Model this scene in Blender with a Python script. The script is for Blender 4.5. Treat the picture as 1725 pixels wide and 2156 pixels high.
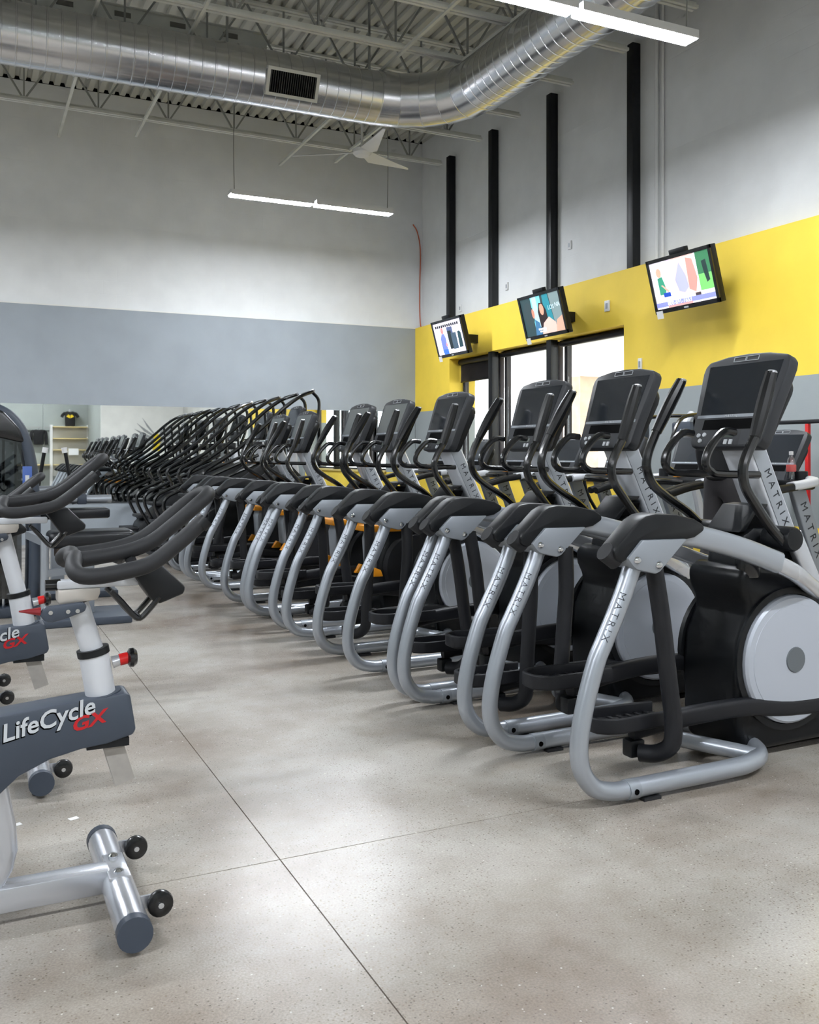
import bpy, bmesh, math, random
from mathutils import Vector, Matrix
random.seed(7)
R = math.radians
for o in list(bpy.data.objects): bpy.data.objects.remove(o)
scene = bpy.context.scene
COL = scene.collection

# ------------------------------------------------------------------ camera, world, exposure
cam_d = bpy.data.cameras.new('camera'); cam = bpy.data.objects.new('camera', cam_d); COL.objects.link(cam)
cam.location = (0, 0, 1.28); cam.rotation_euler = (R(90), 0, R(-25.5))
cam_d.sensor_fit = 'HORIZONTAL'; cam_d.sensor_width = 36.0; cam_d.lens = 36.0 * 1960 / 1725
cam_d.shift_y = -120 / 1725; cam_d.clip_start = 0.05; cam_d.clip_end = 200
scene.camera = cam
world = bpy.data.worlds.new('overcast'); scene.world = world; world.use_nodes = True
world.node_tree.nodes['Background'].inputs[0].default_value = (0.93, 0.96, 1.0, 1)
world.node_tree.nodes['Background'].inputs[1].default_value = 9.0
vs = scene.view_settings
vs.view_transform = 'Standard'; vs.look = 'None'; vs.gamma = 1.0; vs.use_curve_mapping = False
vs.exposure = 0.1
cy = scene.cycles
cy.max_bounces = 6; cy.diffuse_bounces = 3; cy.glossy_bounces = 4; cy.transmission_bounces = 4; cy.transparent_max_bounces = 10
cy.caustics_reflective = False; cy.caustics_refractive = False; cy.adaptive_threshold = 0.06; cy.adaptive_min_samples = 12; cy.sample_clamp_indirect = 6.0
LED = 195.0         # emission of the LED strip lenses

# ------------------------------------------------------------------ materials
MATS = {}
def s2l(c):
    return tuple((x / 255 / 12.92) if x / 255 <= 0.04045 else ((x / 255 + 0.055) / 1.055) ** 2.4 for x in c)
def mat(name, rgb, rough=0.5, metal=0.0, bump=0.0, bscale=200.0, var=0.0, vscale=3.0, emit=0.0, coat=0.0, spec=0.5):
    if name in MATS: return MATS[name]
    m = bpy.data.materials.new(name); m.use_nodes = True; MATS[name] = m
    nt = m.node_tree; b = nt.nodes['Principled BSDF']; c = s2l(rgb)
    b.inputs['Base Color'].default_value = (*c, 1); b.inputs['Roughness'].default_value = rough
    b.inputs['Metallic'].default_value = metal; b.inputs['Coat Weight'].default_value = coat
    b.inputs['Coat Roughness'].default_value = 0.15; b.inputs['Specular IOR Level'].default_value = spec
    if emit:
        b.inputs['Emission Color'].default_value = (*c, 1); b.inputs['Emission Strength'].default_value = emit
    if bscale >= 400: bump = 0.0
    if var or bump:
        tc = nt.nodes.new('ShaderNodeTexCoord')
    if var:
        n = nt.nodes.new('ShaderNodeTexNoise'); n.inputs['Scale'].default_value = vscale; n.inputs['Detail'].default_value = 4
        nt.links.new(tc.outputs['Object'], n.inputs['Vector'])
        r = nt.nodes.new('ShaderNodeValToRGB')
        r.color_ramp.elements[0].position = 0.3; r.color_ramp.elements[1].position = 0.7
        r.color_ramp.elements[0].color = (*[x * (1 - var) for x in c], 1); r.color_ramp.elements[1].color = (*[min(1, x * (1 + var)) for x in c], 1)
        nt.links.new(n.outputs['Fac'], r.inputs['Fac']); nt.links.new(r.outputs['Color'], b.inputs['Base Color'])
    if bump:
        n2 = nt.nodes.new('ShaderNodeTexNoise'); n2.inputs['Scale'].default_value = bscale; n2.inputs['Detail'].default_value = 2
        nt.links.new(tc.outputs['Object'], n2.inputs['Vector'])
        bp = nt.nodes.new('ShaderNodeBump'); bp.inputs['Strength'].default_value = bump; bp.inputs['Distance'].default_value = 0.002
        nt.links.new(n2.outputs['Fac'], bp.inputs['Height']); nt.links.new(bp.outputs['Normal'], b.inputs['Normal'])
    return m
SILVER = mat('silver_paint', (168, 174, 182), 0.33, 0.55, bump=0.05, bscale=900, coat=0.25)
SILVERL = mat('pale_silver_plastic', (206, 209, 214), 0.42, 0.1, bump=0.06, bscale=900)
BRIGHT = mat('bright_silver', (205, 208, 214), 0.26, 0.7, coat=0.2)
PLATE = mat('grey_plate', (150, 156, 163), 0.45, 0.35, bump=0.08, bscale=900)
BLACK = mat('black_plastic', (20, 22, 25), 0.42, spec=0.35, bump=0.06, bscale=700)
BLACKG = mat('black_gloss_tube', (17, 18, 20), 0.25, coat=0.4)
RUBBER = mat('charcoal_rubber', (31, 32, 35), 0.62, bump=0.12, bscale=700)
ARMG = mat('charcoal_powdercoat', (28, 29, 33), 0.5, spec=0.35, bump=0.1, bscale=900)
SLATE = mat('slate_plastic', (62, 70, 82), 0.45, bump=0.08, bscale=900)
GRIPB = mat('black_grip', (14, 15, 17), 0.34, spec=0.4)
CONS = mat('console_charcoal', (50, 52, 56), 0.45, spec=0.4)
HOUS = mat('black_housing', (15, 17, 20), 0.36, spec=0.3)
DISCM = mat('disc_silver', (180, 186, 196), 0.4, 0.15)
MASTM = mat('mast_silver', (214, 218, 225), 0.3, 0.1, coat=0.4)
SCREENGLARE = mat('glare_grey_screen', (104, 109, 108), 0.25)  # lighter grey stands in for glare on the far consoles' screens
SCREEN = mat('dark_screen', (40, 44, 49), 0.16, spec=0.6)
SLOT = mat('matt_black', (4, 4, 5), 0.6, spec=0.05)
CHROME = mat('chrome', (215, 218, 222), 0.14, 1.0)
WHITEP = mat('white_plastic', (225, 226, 226), 0.45)
ORANGE = mat('orange_plastic', (235, 152, 20), 0.45)
RED = mat('red_plastic', (200, 22, 22), 0.35)
DKRED = mat('dark_red_plastic', (140, 30, 36), 0.4)
INK = mat('dark_ink', (38, 42, 48), 0.5)
INKW = mat('pale_ink', (196, 200, 204), 0.5)
INKR = mat('red_ink', (190, 20, 28), 0.5)
VINYL = mat('black_vinyl', (24, 26, 30), 0.33, bump=0.15, bscale=60)
STEELW = mat('white_painted_steel', (212, 214, 208), 0.55, var=0.06, vscale=5)
STEELG = mat('grey_steel_rod', (150, 152, 148), 0.5, 0.3)
POST = mat('black_painted_steel', (16, 18, 22), 0.45)
FRAMEB = mat('dark_bronze_frame', (40, 39, 44), 0.4, 0.2)
FOAM = mat('white_tag', (232, 232, 230), 0.7)
BRASS = mat('pale_birch', (205, 185, 130), 0.6)
BLUE = mat('blue_placard', (62, 92, 160), 0.4)
CABLE = mat('orange_cable', (190, 92, 52), 0.5)
SKIN = mat('skin', (196, 150, 125), 0.55)

def nd(nt, t, **k):
    n = nt.nodes.new(t)
    for a, v in k.items(): setattr(n, a, v)
    return n
def make_floor_mat():
    m = bpy.data.materials.new('polished_concrete'); m.use_nodes = True; nt = m.node_tree; b = nt.nodes['Principled BSDF']; L = nt.links.new
    tc = nd(nt, 'ShaderNodeNewGeometry')
    n1 = nd(nt, 'ShaderNodeTexNoise'); n1.inputs['Scale'].default_value = 0.9; n1.inputs['Detail'].default_value = 5; n1.inputs['Roughness'].default_value = 0.6
    L(tc.outputs['Position'], n1.inputs['Vector'])
    r1 = nd(nt, 'ShaderNodeValToRGB'); e = r1.color_ramp.elements
    e[0].position = 0.34; e[0].color = (*s2l((134, 122, 109)), 1); e[1].position = 0.62; e[1].color = (*s2l((180, 175, 167)), 1)
    L(n1.outputs['Fac'], r1.inputs['Fac'])
    # exposed aggregate, stronger in cloudy patches
    v = nd(nt, 'ShaderNodeTexVoronoi'); v.inputs['Scale'].default_value = 105
    L(tc.outputs['Position'], v.inputs['Vector'])
    v2 = nd(nt, 'ShaderNodeMath', operation='LESS_THAN'); v2.inputs[1].default_value = 0.30
    L(v.outputs['Distance'], v2.inputs[0])
    pick = nd(nt, 'ShaderNodeSeparateColor'); L(v.outputs['Color'], pick.inputs[0])
    thr = nd(nt, 'ShaderNodeMath', operation='GREATER_THAN'); L(pick.outputs[0], thr.inputs[0])
    n2 = nd(nt, 'ShaderNodeTexNoise'); n2.inputs['Scale'].default_value = 1.6; n2.inputs['Detail'].default_value = 3
    L(tc.outputs['Position'], n2.inputs['Vector'])
    mr = nd(nt, 'ShaderNodeMapRange'); mr.inputs[1].default_value = 0.35; mr.inputs[2].default_value = 0.72; mr.inputs[3].default_value = 0.95; mr.inputs[4].default_value = 0.35
    L(n2.outputs['Fac'], mr.inputs[0]); L(mr.outputs[0], thr.inputs[1])
    mul = nd(nt, 'ShaderNodeMath', operation='MULTIPLY'); L(v2.outputs[0], mul.inputs[0]); L(thr.outputs[0], mul.inputs[1])
    mul2 = nd(nt, 'ShaderNodeMath', operation='MULTIPLY'); L(mul.outputs[0], mul2.inputs[0]); mul2.inputs[1].default_value = 0.55
    rc = nd(nt, 'ShaderNodeValToRGB'); e = rc.color_ramp.elements
    e[0].color = (*s2l((66, 60, 54)), 1); e[1].color = (*s2l((226, 220, 210)), 1); x = e.new(0.55); x.color = (*s2l((112, 98, 84)), 1); x = e.new(0.93); x.color = (*s2l((136, 120, 104)), 1); x = e.new(0.945); x.color = (*s2l((226, 220, 210)), 1)
    L(pick.outputs[1], rc.inputs['Fac'])
    mix = nd(nt, 'ShaderNodeMix', data_type='RGBA'); L(mul2.outputs[0], mix.inputs[0]); L(r1.outputs['Color'], mix.inputs[6]); L(rc.outputs['Color'], mix.inputs[7])
    # fine sand grain
    n3 = nd(nt, 'ShaderNodeTexNoise'); n3.inputs['Scale'].default_value = 160; n3.inputs['Detail'].default_value = 2
    L(tc.outputs['Position'], n3.inputs['Vector'])
    mr3 = nd(nt, 'ShaderNodeMapRange'); mr3.inputs[1].default_value = 0.3; mr3.inputs[2].default_value = 0.7; mr3.inputs[3].default_value = 0.84; mr3.inputs[4].default_value = 1.12
    L(n3.outputs['Fac'], mr3.inputs[0])
    mx2 = nd(nt, 'ShaderNodeMix', data_type='RGBA', blend_type='MULTIPLY'); mx2.inputs[0].default_value = 1
    cc = nd(nt, 'ShaderNodeCombineColor'); 
    for i in range(3): L(mr3.outputs[0], cc.inputs[i])
    L(mix.outputs[2], mx2.inputs[6]); L(cc.outputs[0], mx2.inputs[7])
    L(mx2.outputs[2], b.inputs['Base Color'])
    rr = nd(nt, 'ShaderNodeMapRange'); rr.inputs[1].default_value = 0.3; rr.inputs[2].default_value = 0.7; rr.inputs[3].default_value = 0.235; rr.inputs[4].default_value = 0.27
    L(n1.outputs['Fac'], rr.inputs[0]); L(rr.outputs[0], b.inputs['Roughness'])
    b.inputs['Specular IOR Level'].default_value = 0.5
    bp = nd(nt, 'ShaderNodeBump'); bp.inputs['Strength'].default_value = 0.12; bp.inputs['Distance'].default_value = 0.002
    L(n3.outputs['Fac'], bp.inputs['Height']); L(bp.outputs['Normal'], b.inputs['Normal'])
    return m
def make_wall_mat(name, bands, axis_uv, block=True, white_below_y=None, white=(222, 222, 218)):
    """painted block wall: bands = [(z_top, rgb), ...] from the floor up; axis_uv picks the horizontal axis for the courses"""
    m = bpy.data.materials.new(name); m.use_nodes = True; nt = m.node_tree; b = nt.nodes['Principled BSDF']; L = nt.links.new
    g = nd(nt, 'ShaderNodeNewGeometry'); sep = nd(nt, 'ShaderNodeSeparateXYZ'); L(g.outputs['Position'], sep.inputs[0])
    col = None
    for zt, rgb in bands:
        if col is None:
            k = nd(nt, 'ShaderNodeRGB'); k.outputs[0].default_value = (*s2l(rgb), 1); col = k.outputs[0]; last = zt; continue
        gt = nd(nt, 'ShaderNodeMath', operation='GREATER_THAN'); L(sep.outputs[2], gt.inputs[0]); gt.inputs[1].default_value = last
        mx = nd(nt, 'ShaderNodeMix', data_type='RGBA'); L(gt.outputs[0], mx.inputs[0]); L(col, mx.inputs[6]); mx.inputs[7].default_value = (*s2l(rgb), 1)
        col = mx.outputs[2]; last = zt
    if white_below_y is not None:
        lt = nd(nt, 'ShaderNodeMath', operation='LESS_THAN'); L(sep.outputs[1], lt.inputs[0]); lt.inputs[1].default_value = white_below_y
        mx = nd(nt, 'ShaderNodeMix', data_type='RGBA'); L(lt.outputs[0], mx.inputs[0]); L(col, mx.inputs[6]); mx.inputs[7].default_value = (*s2l(white), 1); col = mx.outputs[2]
    n = nd(nt, 'ShaderNodeTexNoise'); n.inputs['Scale'].default_value = 2.5; n.inputs['Detail'].default_value = 5; L(g.outputs['Position'], n.inputs['Vector'])
    mr = nd(nt, 'ShaderNodeMapRange'); mr.inputs[1].default_value = 0.3; mr.inputs[2].default_value = 0.7; mr.inputs[3].default_value = 0.95; mr.inputs[4].default_value = 1.04; L(n.outputs['Fac'], mr.inputs[0])
    cc = nd(nt, 'ShaderNodeCombineColor')
    for i in range(3): L(mr.outputs[0], cc.inputs[i])
    mm = nd(nt, 'ShaderNodeMix', data_type='RGBA', blend_type='MULTIPLY'); mm.inputs[0].default_value = 1; L(col, mm.inputs[6]); L(cc.outputs[0], mm.inputs[7])
    L(mm.outputs[2], b.inputs['Base Color']); b.inputs['Roughness'].default_value = 0.65
    h = nd(nt, 'ShaderNodeTexNoise'); h.inputs['Scale'].default_value = 60; h.inputs['Detail'].default_value = 3; L(g.outputs['Position'], h.inputs['Vector'])
    height = h.outputs['Fac']; strength = 0.1
    if block:
        cb = nd(nt, 'ShaderNodeCombineXYZ'); L(sep.outputs[axis_uv], cb.inputs[0]); L(sep.outputs[2], cb.inputs[1])
        br = nd(nt, 'ShaderNodeTexBrick'); L(cb.outputs[0], br.inputs['Vector']); br.inputs['Scale'].default_value = 1.0
        br.inputs['Brick Width'].default_value = 0.406; br.inputs['Row Height'].default_value = 0.203; br.inputs['Mortar Size'].default_value = 0.006
        br.inputs['Mortar Smooth'].default_value = 0.5
        br.inputs['Color1'].default_value = (1, 1, 1, 1); br.inputs['Color2'].default_value = (1, 1, 1, 1); br.inputs['Mortar'].default_value = (0, 0, 0, 1)
        ad = nd(nt, 'ShaderNodeMath', operation='MULTIPLY_ADD'); ad.inputs[1].default_value = 0.5; L(h.outputs['Fac'], ad.inputs[0]); L(br.outputs['Color'], ad.inputs[2])
        height = ad.outputs[0]; strength = 0.16
    bp = nd(nt, 'ShaderNodeBump'); bp.inputs['Strength'].default_value = strength; bp.inputs['Distance'].default_value = 0.004
    L(height, bp.inputs['Height']); L(bp.outputs['Normal'], b.inputs['Normal'])
    return m
FLOOR = make_floor_mat()
YEL, GRY, WHT = (252, 218, 78), (150, 154, 154), (226, 228, 228)
WALLB = make_wall_mat('back_wall_paint', [(9, WHT)], 0)
WALLBL = make_wall_mat('back_wall_grey_paint', [(9, (154, 162, 169))], 0, block=False)
WALLR = make_wall_mat('right_wall_block_paint', [(9, WHT)], 1)
WALLRN = make_wall_mat('right_wall_near_band_paint', [(0.62, YEL), (2.01, (160, 167, 168)), (9, YEL)], 1, block=False, white_below_y=3.9)
WALLRL = make_wall_mat('right_wall_band_paint', [(0.97, YEL), (2.01, (160, 167, 168)), (9, YEL)], 1, block=False, white_below_y=3.9)
WALLG = make_wall_mat('sage_grey_paint', [(9, (150, 156, 152))], 0, block=False)
WALLW = make_wall_mat('white_paint', [(9, (236, 236, 232))], 0, block=False)
DECK = mat('white_roof_deck', (196, 197, 190), 0.6, var=0.05, vscale=1.5)
def make_mirror():
    m = bpy.data.materials.new('mirror_silvering'); m.use_nodes = True; b = m.node_tree.nodes['Principled BSDF']
    b.inputs['Base Color'].default_value = (0.91, 0.94, 0.93, 1); b.inputs['Metallic'].default_value = 1; b.inputs['Roughness'].default_value = 0.015
    return m
MIRROR = make_mirror()
def make_glass(name, tint=(0.94, 0.97, 0.97), refl=0.08):
    m = bpy.data.materials.new(name); m.use_nodes = True; nt = m.node_tree; nt.nodes.clear()
    out = nd(nt, 'ShaderNodeOutputMaterial'); tr = nd(nt, 'ShaderNodeBsdfTransparent'); gl = nd(nt, 'ShaderNodeBsdfGlossy'); mx = nd(nt, 'ShaderNodeMixShader')
    tr.inputs[0].default_value = (*tint, 1); gl.inputs['Roughness'].default_value = 0.02; mx.inputs[0].default_value = refl
    nt.links.new(tr.outputs[0], mx.inputs[1]); nt.links.new(gl.outputs[0], mx.inputs[2]); nt.links.new(mx.outputs[0], out.inputs[0])
    return m
GLASS = make_glass('window_glass')
SMOKE = make_glass('smoked_acrylic', (0.30, 0.32, 0.34), 0.1)
def make_duct():
    m = bpy.data.materials.new('galvanised_sheet'); m.use_nodes = True; nt = m.node_tree; b = nt.nodes['Principled BSDF']; L = nt.links.new
    b.inputs['Metallic'].default_value = 1; b.inputs['Roughness'].default_value = 0.22; tc = nd(nt, 'ShaderNodeTexCoord')
    v = nd(nt, 'ShaderNodeTexNoise'); v.inputs['Scale'].default_value = 3; v.inputs['Detail'].default_value = 5; L(tc.outputs['Object'], v.inputs['Vector'])
    rc = nd(nt, 'ShaderNodeValToRGB'); rc.color_ramp.elements[0].color = (0.62, 0.63, 0.65, 1); rc.color_ramp.elements[1].color = (0.76, 0.77, 0.79, 1)
    L(v.outputs['Fac'], rc.inputs['Fac']); L(rc.outputs['Color'], b.inputs['Base Color'])
    return m
DUCT = make_duct()
LENS = mat('led_lens', (243, 248, 255), 0.4, emit=LED)

# ------------------------------------------------------------------ mesh helpers
def catmull(pts, k=6):
    pts = [Vector(p) for p in pts]
    if len(pts) < 3 or k < 2: return pts
    P = [pts[0] * 2 - pts[1]] + pts + [pts[-1] * 2 - pts[-2]]
    out = []
    for i in range(1, len(P) - 2):
        p0, p1, p2, p3 = P[i - 1:i + 3]
        for j in range(k):
            t = j / k
            out.append(0.5 * ((2 * p1) + (p2 - p0) * t + (2 * p0 - 5 * p1 + 4 * p2 - p3) * t * t + (3 * p1 - p0 - 3 * p2 + p3) * t ** 3))
    out.append(pts[-1]); return out
def frames(pts):
    T = []
    for i in range(len(pts)):
        a = pts[max(0, i - 1)]; b = pts[min(len(pts) - 1, i + 1)]; T.append((b - a).normalized())
    n = T[0].orthogonal().normalized(); out = []
    for i, t in enumerate(T):
        if i: 
            n = (n - t * n.dot(t))
            n = n.normalized() if n.length > 1e-6 else t.orthogonal().normalized()
        out.append((t, n, t.cross(n)))
    return out
class MB:
    def __init__(s): s.v = []; s.f = []; s.m = []; s.mi = 0
    def add(s, vs_, fs):
        o = len(s.v); s.v += [tuple(x) for x in vs_]; s.f += [tuple(i + o for i in q) for q in fs]; s.m += [s.mi] * len(fs); return s
    def box(s, x0, x1, y0, y1, z0, z1):
        return s.add([(x0,y0,z0),(x1,y0,z0),(x1,y1,z0),(x0,y1,z0),(x0,y0,z1),(x1,y0,z1),(x1,y1,z1),(x0,y1,z1)],
                     [(0,3,2,1),(4,5,6,7),(0,1,5,4),(1,2,6,5),(2,3,7,6),(3,0,4,7)])
    def bar(s, a, b, w, h, up=(0, 0, 1)):
        a, b = Vector(a), Vector(b); t = (b - a).normalized(); up = Vector(up)
        if abs(t.dot(up)) > 0.98: up = Vector((1, 0, 0))
        sd = t.cross(up).normalized(); n = sd.cross(t)
        vs_ = [p + sd * i * w / 2 + n * j * h / 2 for p in (a, b) for i, j in ((-1,-1),(1,-1),(1,1),(-1,1))]
        return s.add(vs_, [(0,1,2,3),(7,6,5,4),(0,4,5,1),(1,5,6,2),(2,6,7,3),(3,7,4,0)])
    def tube(s, pts, r, n=10, k=5, caps=True, closed=False):
        P = catmull(pts, k); rs = r if isinstance(r, (list, tuple)) else None; F = frames(P); vs_ = []
        for i, (t, a, b) in enumerate(F):
            if rs:
                u = i / (len(P) - 1) * (len(rs) - 1); j = min(int(u), len(rs) - 2); rr = rs[j] + (rs[j + 1] - rs[j]) * (u - j)
            else: rr = r
            for q in range(n):
                an = 2 * math.pi * q / n; vs_.append(P[i] + (a * math.cos(an) + b * math.sin(an)) * rr)
        fs = []
        for i in range(len(P) - 1):
            for q in range(n):
                q2 = (q + 1) % n; fs.append((i*n+q, i*n+q2, (i+1)*n+q2, (i+1)*n+q))
        if caps: fs += [tuple(range(n - 1, -1, -1)), tuple(range((len(P)-1)*n, len(P)*n))]
        return s.add(vs_, fs)
    def sweep(s, pts, w, h, side=(0, 1, 0), k=5, rr=0.35, n=3, taper=None):
        """rounded-rectangle section w (along side) x h swept along pts"""
        P = catmull(pts, k); prof = []
        c = min(w, h) * rr
        for cx, cy, a0 in ((w/2-c, h/2-c, 0), (-w/2+c, h/2-c, 90), (-w/2+c, -h/2+c, 180), (w/2-c, -h/2+c, 270)):
            for i in range(n + 1): a = R(a0 + 90 * i / n); prof.append((cx + c * math.cos(a), cy + c * math.sin(a)))
        m = len(prof); vs_ = []
        for i in range(len(P)):
            t = (P[min(i+1, len(P)-1)] - P[max(i-1, 0)]).normalized(); sd = Vector(side); sd = (sd - t * sd.dot(t)).normalized(); nn = sd.cross(t)
            g = 1 if taper is None else taper[0] + (taper[1] - taper[0]) * i / (len(P) - 1)
            for a, b in prof: vs_.append(P[i] + sd * a * g + nn * b * g)
        fs = [(i*m+q, i*m+(q+1) % m, (i+1)*m+(q+1) % m, (i+1)*m+q) for i in range(len(P)-1) for q in range(m)]
        fs += [tuple(range(m-1, -1, -1)), tuple(range((len(P)-1)*m, len(P)*m))]
        return s.add(vs_, fs)
    def prism(s, poly, axis, a0, a1):
        def pt(p, a): return {'x': (a, p[0], p[1]), 'y': (p[0], a, p[1]), 'z': (p[0], p[1], a)}[axis]
        n = len(poly)
        return s.add([pt(p, a0) for p in poly] + [pt(p, a1) for p in poly],
                     [tuple(range(n-1, -1, -1)), tuple(range(n, 2*n))] + [(i, (i+1) % n, n+(i+1) % n, n+i) for i in range(n)])
    def cyl(s, a, b, r, n=14, r2=None):
        return s.tube([a, b], [r, r if r2 is None else r2], n=n, k=1)
    def lathe(s, prof, c, axis='z', n=20):
        c = Vector(c); vs_ = []
        for rr, h in prof:
            for q in range(n):
                a = 2*math.pi*q/n; u, v = rr*math.cos(a), rr*math.sin(a)
                vs_.append(c + Vector({'z': (u, v, h), 'y': (u, h, v), 'x': (h, u, v)}[axis]))
        fs = [(i*n+q, i*n+(q+1) % n, (i+1)*n+(q+1) % n, (i+1)*n+q) for i in range(len(prof)-1) for q in range(n)]
        if prof[0][0] > 1e-5: fs.append(tuple(range(n-1, -1, -1)))
        if prof[-1][0] > 1e-5: fs.append(tuple(range((len(prof)-1)*n, len(prof)*n)))
        return s.add(vs_, fs)
    def ball(s, c, r, n=12, sc=(1, 1, 1)):
        m = n // 2; vs_ = []; c = Vector(c)
        for i in range(m + 1):
            th = math.pi * i / m
            for q in range(n):
                ph = 2*math.pi*q/n; vs_.append(c + Vector((r*sc[0]*math.sin(th)*math.cos(ph), r*sc[1]*math.sin(th)*math.sin(ph), r*sc[2]*math.cos(th))))
        return s.add(vs_, [(i*n+q, i*n+(q+1) % n, (i+1)*n+(q+1) % n, (i+1)*n+q) for i in range(m) for q in range(n)])
    def xf(s, fn, i0=0):
        s.v[i0:] = [tuple(fn(Vector(p))) for p in s.v[i0:]]; return s
    def build(s, name, mt, parent=None, bevel=0.0, seg=2, sharp=35):
        me = bpy.data.meshes.new(name); me.from_pydata(s.v, [], s.f)
        bm = bmesh.new(); bm.from_mesh(me); bmesh.ops.remove_doubles(bm, verts=bm.verts, dist=1e-6)
        if len(set(s.m)) > 1 and len(bm.faces) == len(s.m):
            for f, q in zip(bm.faces, s.m): f.material_index = q
        bmesh.ops.recalc_face_normals(bm, faces=bm.faces)
        if bevel:
            ed = [e for e in bm.edges if len(e.link_faces) == 2 and e.calc_face_angle(0) > R(25)]
            bmesh.ops.bevel(bm, geom=ed, offset=bevel, segments=seg, profile=0.5, affect='EDGES', clamp_overlap=True)
        bm.to_mesh(me); bm.free()
        for x in (mt if isinstance(mt, (list, tuple)) else [mt]): me.materials.append(x)
        me.shade_smooth(); me.set_sharp_from_angle(angle=R(sharp))
        o = bpy.data.objects.new(name, me); COL.objects.link(o)
        if parent: o.parent = parent
        return o
def tag(o, label=None, cat=None, group=None, kind=None):
    for k, v in (('label', label), ('category', cat), ('group', group), ('kind', kind)):
        if v: o[k] = v
    return o
def empty(name, loc=(0, 0, 0), rz=0):
    o = bpy.data.objects.new(name, None); COL.objects.link(o); o.location = loc; o.rotation_euler = (0, 0, rz); o.empty_display_size = 0.1; return o
def kids(o): return [c for c in bpy.data.objects if c.parent == o]
def copy_tree(o, loc=None, rz=None, parent=None):
    c = o.copy(); COL.objects.link(c); c.parent = parent
    for ch in kids(o): copy_tree(ch, parent=c)
    if loc is not None: c.location = loc
    if rz is not None: c.rotation_euler = (0, 0, rz)
    return c
def text_mb(body, size, fn, extrude=0.0006, shear=0.0, spacing=1.0, bold=0.0, align='LEFT'):
    """text outline mapped point by point through fn(u, v, w)"""
    cu = bpy.data.curves.new('lettering', 'FONT'); cu.body = body; cu.size = size; cu.extrude = extrude; cu.shear = shear; cu.space_character = spacing
    cu.offset = bold; cu.align_x = align; cu.resolution_u = 3
    ob = bpy.data.objects.new('lettering', cu); COL.objects.link(ob)
    dg = bpy.context.evaluated_depsgraph_get(); me = bpy.data.meshes.new_from_object(ob.evaluated_get(dg))
    mb = MB(); mb.add([fn(v.co.x, v.co.y, v.co.z) for v in me.vertices], [tuple(p.vertices) for p in me.polygons])
    bpy.data.objects.remove(ob); bpy.data.curves.remove(cu); bpy.data.meshes.remove(me)
    return mb
def structure(o): o['kind'] = 'structure'; return o

# ------------------------------------------------------------------ the room
D = 14.30; XR = 6.93; XU = 7.08; XL = -9.0; YF = -8.3; ZC = 6.62
fl = structure(MB().box(XL, 7.4, YF - .3, D + .2, -0.2, -0.007).build('floor', mat('joint_sealant', (92, 86, 78), 0.8)))
xs = [XL, -7.5, -3.3, 0.898, 5.1, XR + .3]; ys = [YF, -5.565, -1.365, 2.835, 7.035, 11.235, D]
for i in range(len(xs) - 1):
    for j in range(len(ys) - 1):
        MB().box(xs[i] + .002, xs[i+1] - .002, ys[j] + .002, ys[j+1] - .002, -0.05, 0).build('concrete_slab', FLOOR, fl)
# back wall: block above, proud grey band and mirror below
structure(MB().box(XL, XU + .3, D + .04, D + .25, 0, ZC + .3).build('wall_back', WALLB))
wb = structure(MB().box(XL, XR, D, D + .05, 0.0, 0.59).box(XL, XR, D, D + .05, 2.012, 3.43).build('wall_back_band', WALLBL))
structure(MB().box(XL, XR - .001, D - .006, D + .03, 3.43, 3.45).build('trim_1', mat('white_trim', (226, 226, 222), 0.5)))
# right wall
wr = MB()
structure(MB().box(XR, 7.4, YF - .2, 8.58, 0, 3.44).build('wall_right_near', WALLRN))
wr.box(XR, 6.963, 8.58, 8.72, 0, 3.44).box(7.09, 7.4, 8.58, 8.72, 0, 3.44).box(6.963, 7.09, 8.718, 8.72, 0, 3.44)
wr.box(XR, 6.963, 13.06, D, 0, 3.44).box(7.09, 7.4, 13.06, D, 0, 3.44).box(6.963, 7.09, 13.06, 13.10, 0, 3.44)
for z0, z1 in ((2.80, 3.44), (0, .955)): wr.box(XR, 6.963, 8.72, 13.06, z0, z1).box(7.26, 7.4, 8.72, 13.06, z0, z1)
wr.box(6.963, 7.26, 8.72, 13.06, 2.80, 2.815)
structure(wr.build('wall_right', WALLRL))
structure(MB().box(XU, 7.4, YF - .2, D + .2, 3.44, ZC + .3).build('wall_right_upper', WALLR))
structure(MB().box(XL - .2, XL, YF - .3, D + .2, 0, ZC + .3).build('wall_left', WALLG))
structure(MB().box(XL, 4.17, YF - .2, YF, 0, ZC + .3).build('wall_front', WALLG))
structure(MB().box(4.15, XR, -4.55, -4.4, 0, ZC + .3).build('wall_front_white', WALLW))
structure(MB().box(4.15, 4.3, YF, -4.55, 0, ZC + .3).build('wall_front_return', WALLG))
# corrugated roof deck
dk = MB(); prof = []; x = XL
while x < XU + .2:
    prof += [(x, ZC), (x + .045, ZC), (x + .06, ZC + .045), (x + .105, ZC + .045), (x + .12, ZC)]; x += 0.152
n = len(prof)
dk.add([(p[0], YF - .2, p[1]) for p in prof] + [(p[0], D + .05, p[1]) for p in prof], [(i, i + 1, n + i + 1, n + i) for i in range(n - 1)])
dk.box(XL - .2, XU + .4, YF - .3, D + .3, ZC + .08, ZC + .2)
structure(dk.build('ceiling', DECK))
structure(MB().box(XL, XU, D + .028, D + .0399, ZC - .004, ZC + .05).build('flute_shade_strip', mat('flute_shade_black', (12, 12, 12), 0.9, spec=0.0)))  # black strip standing in for the shade inside the deck flutes
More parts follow.
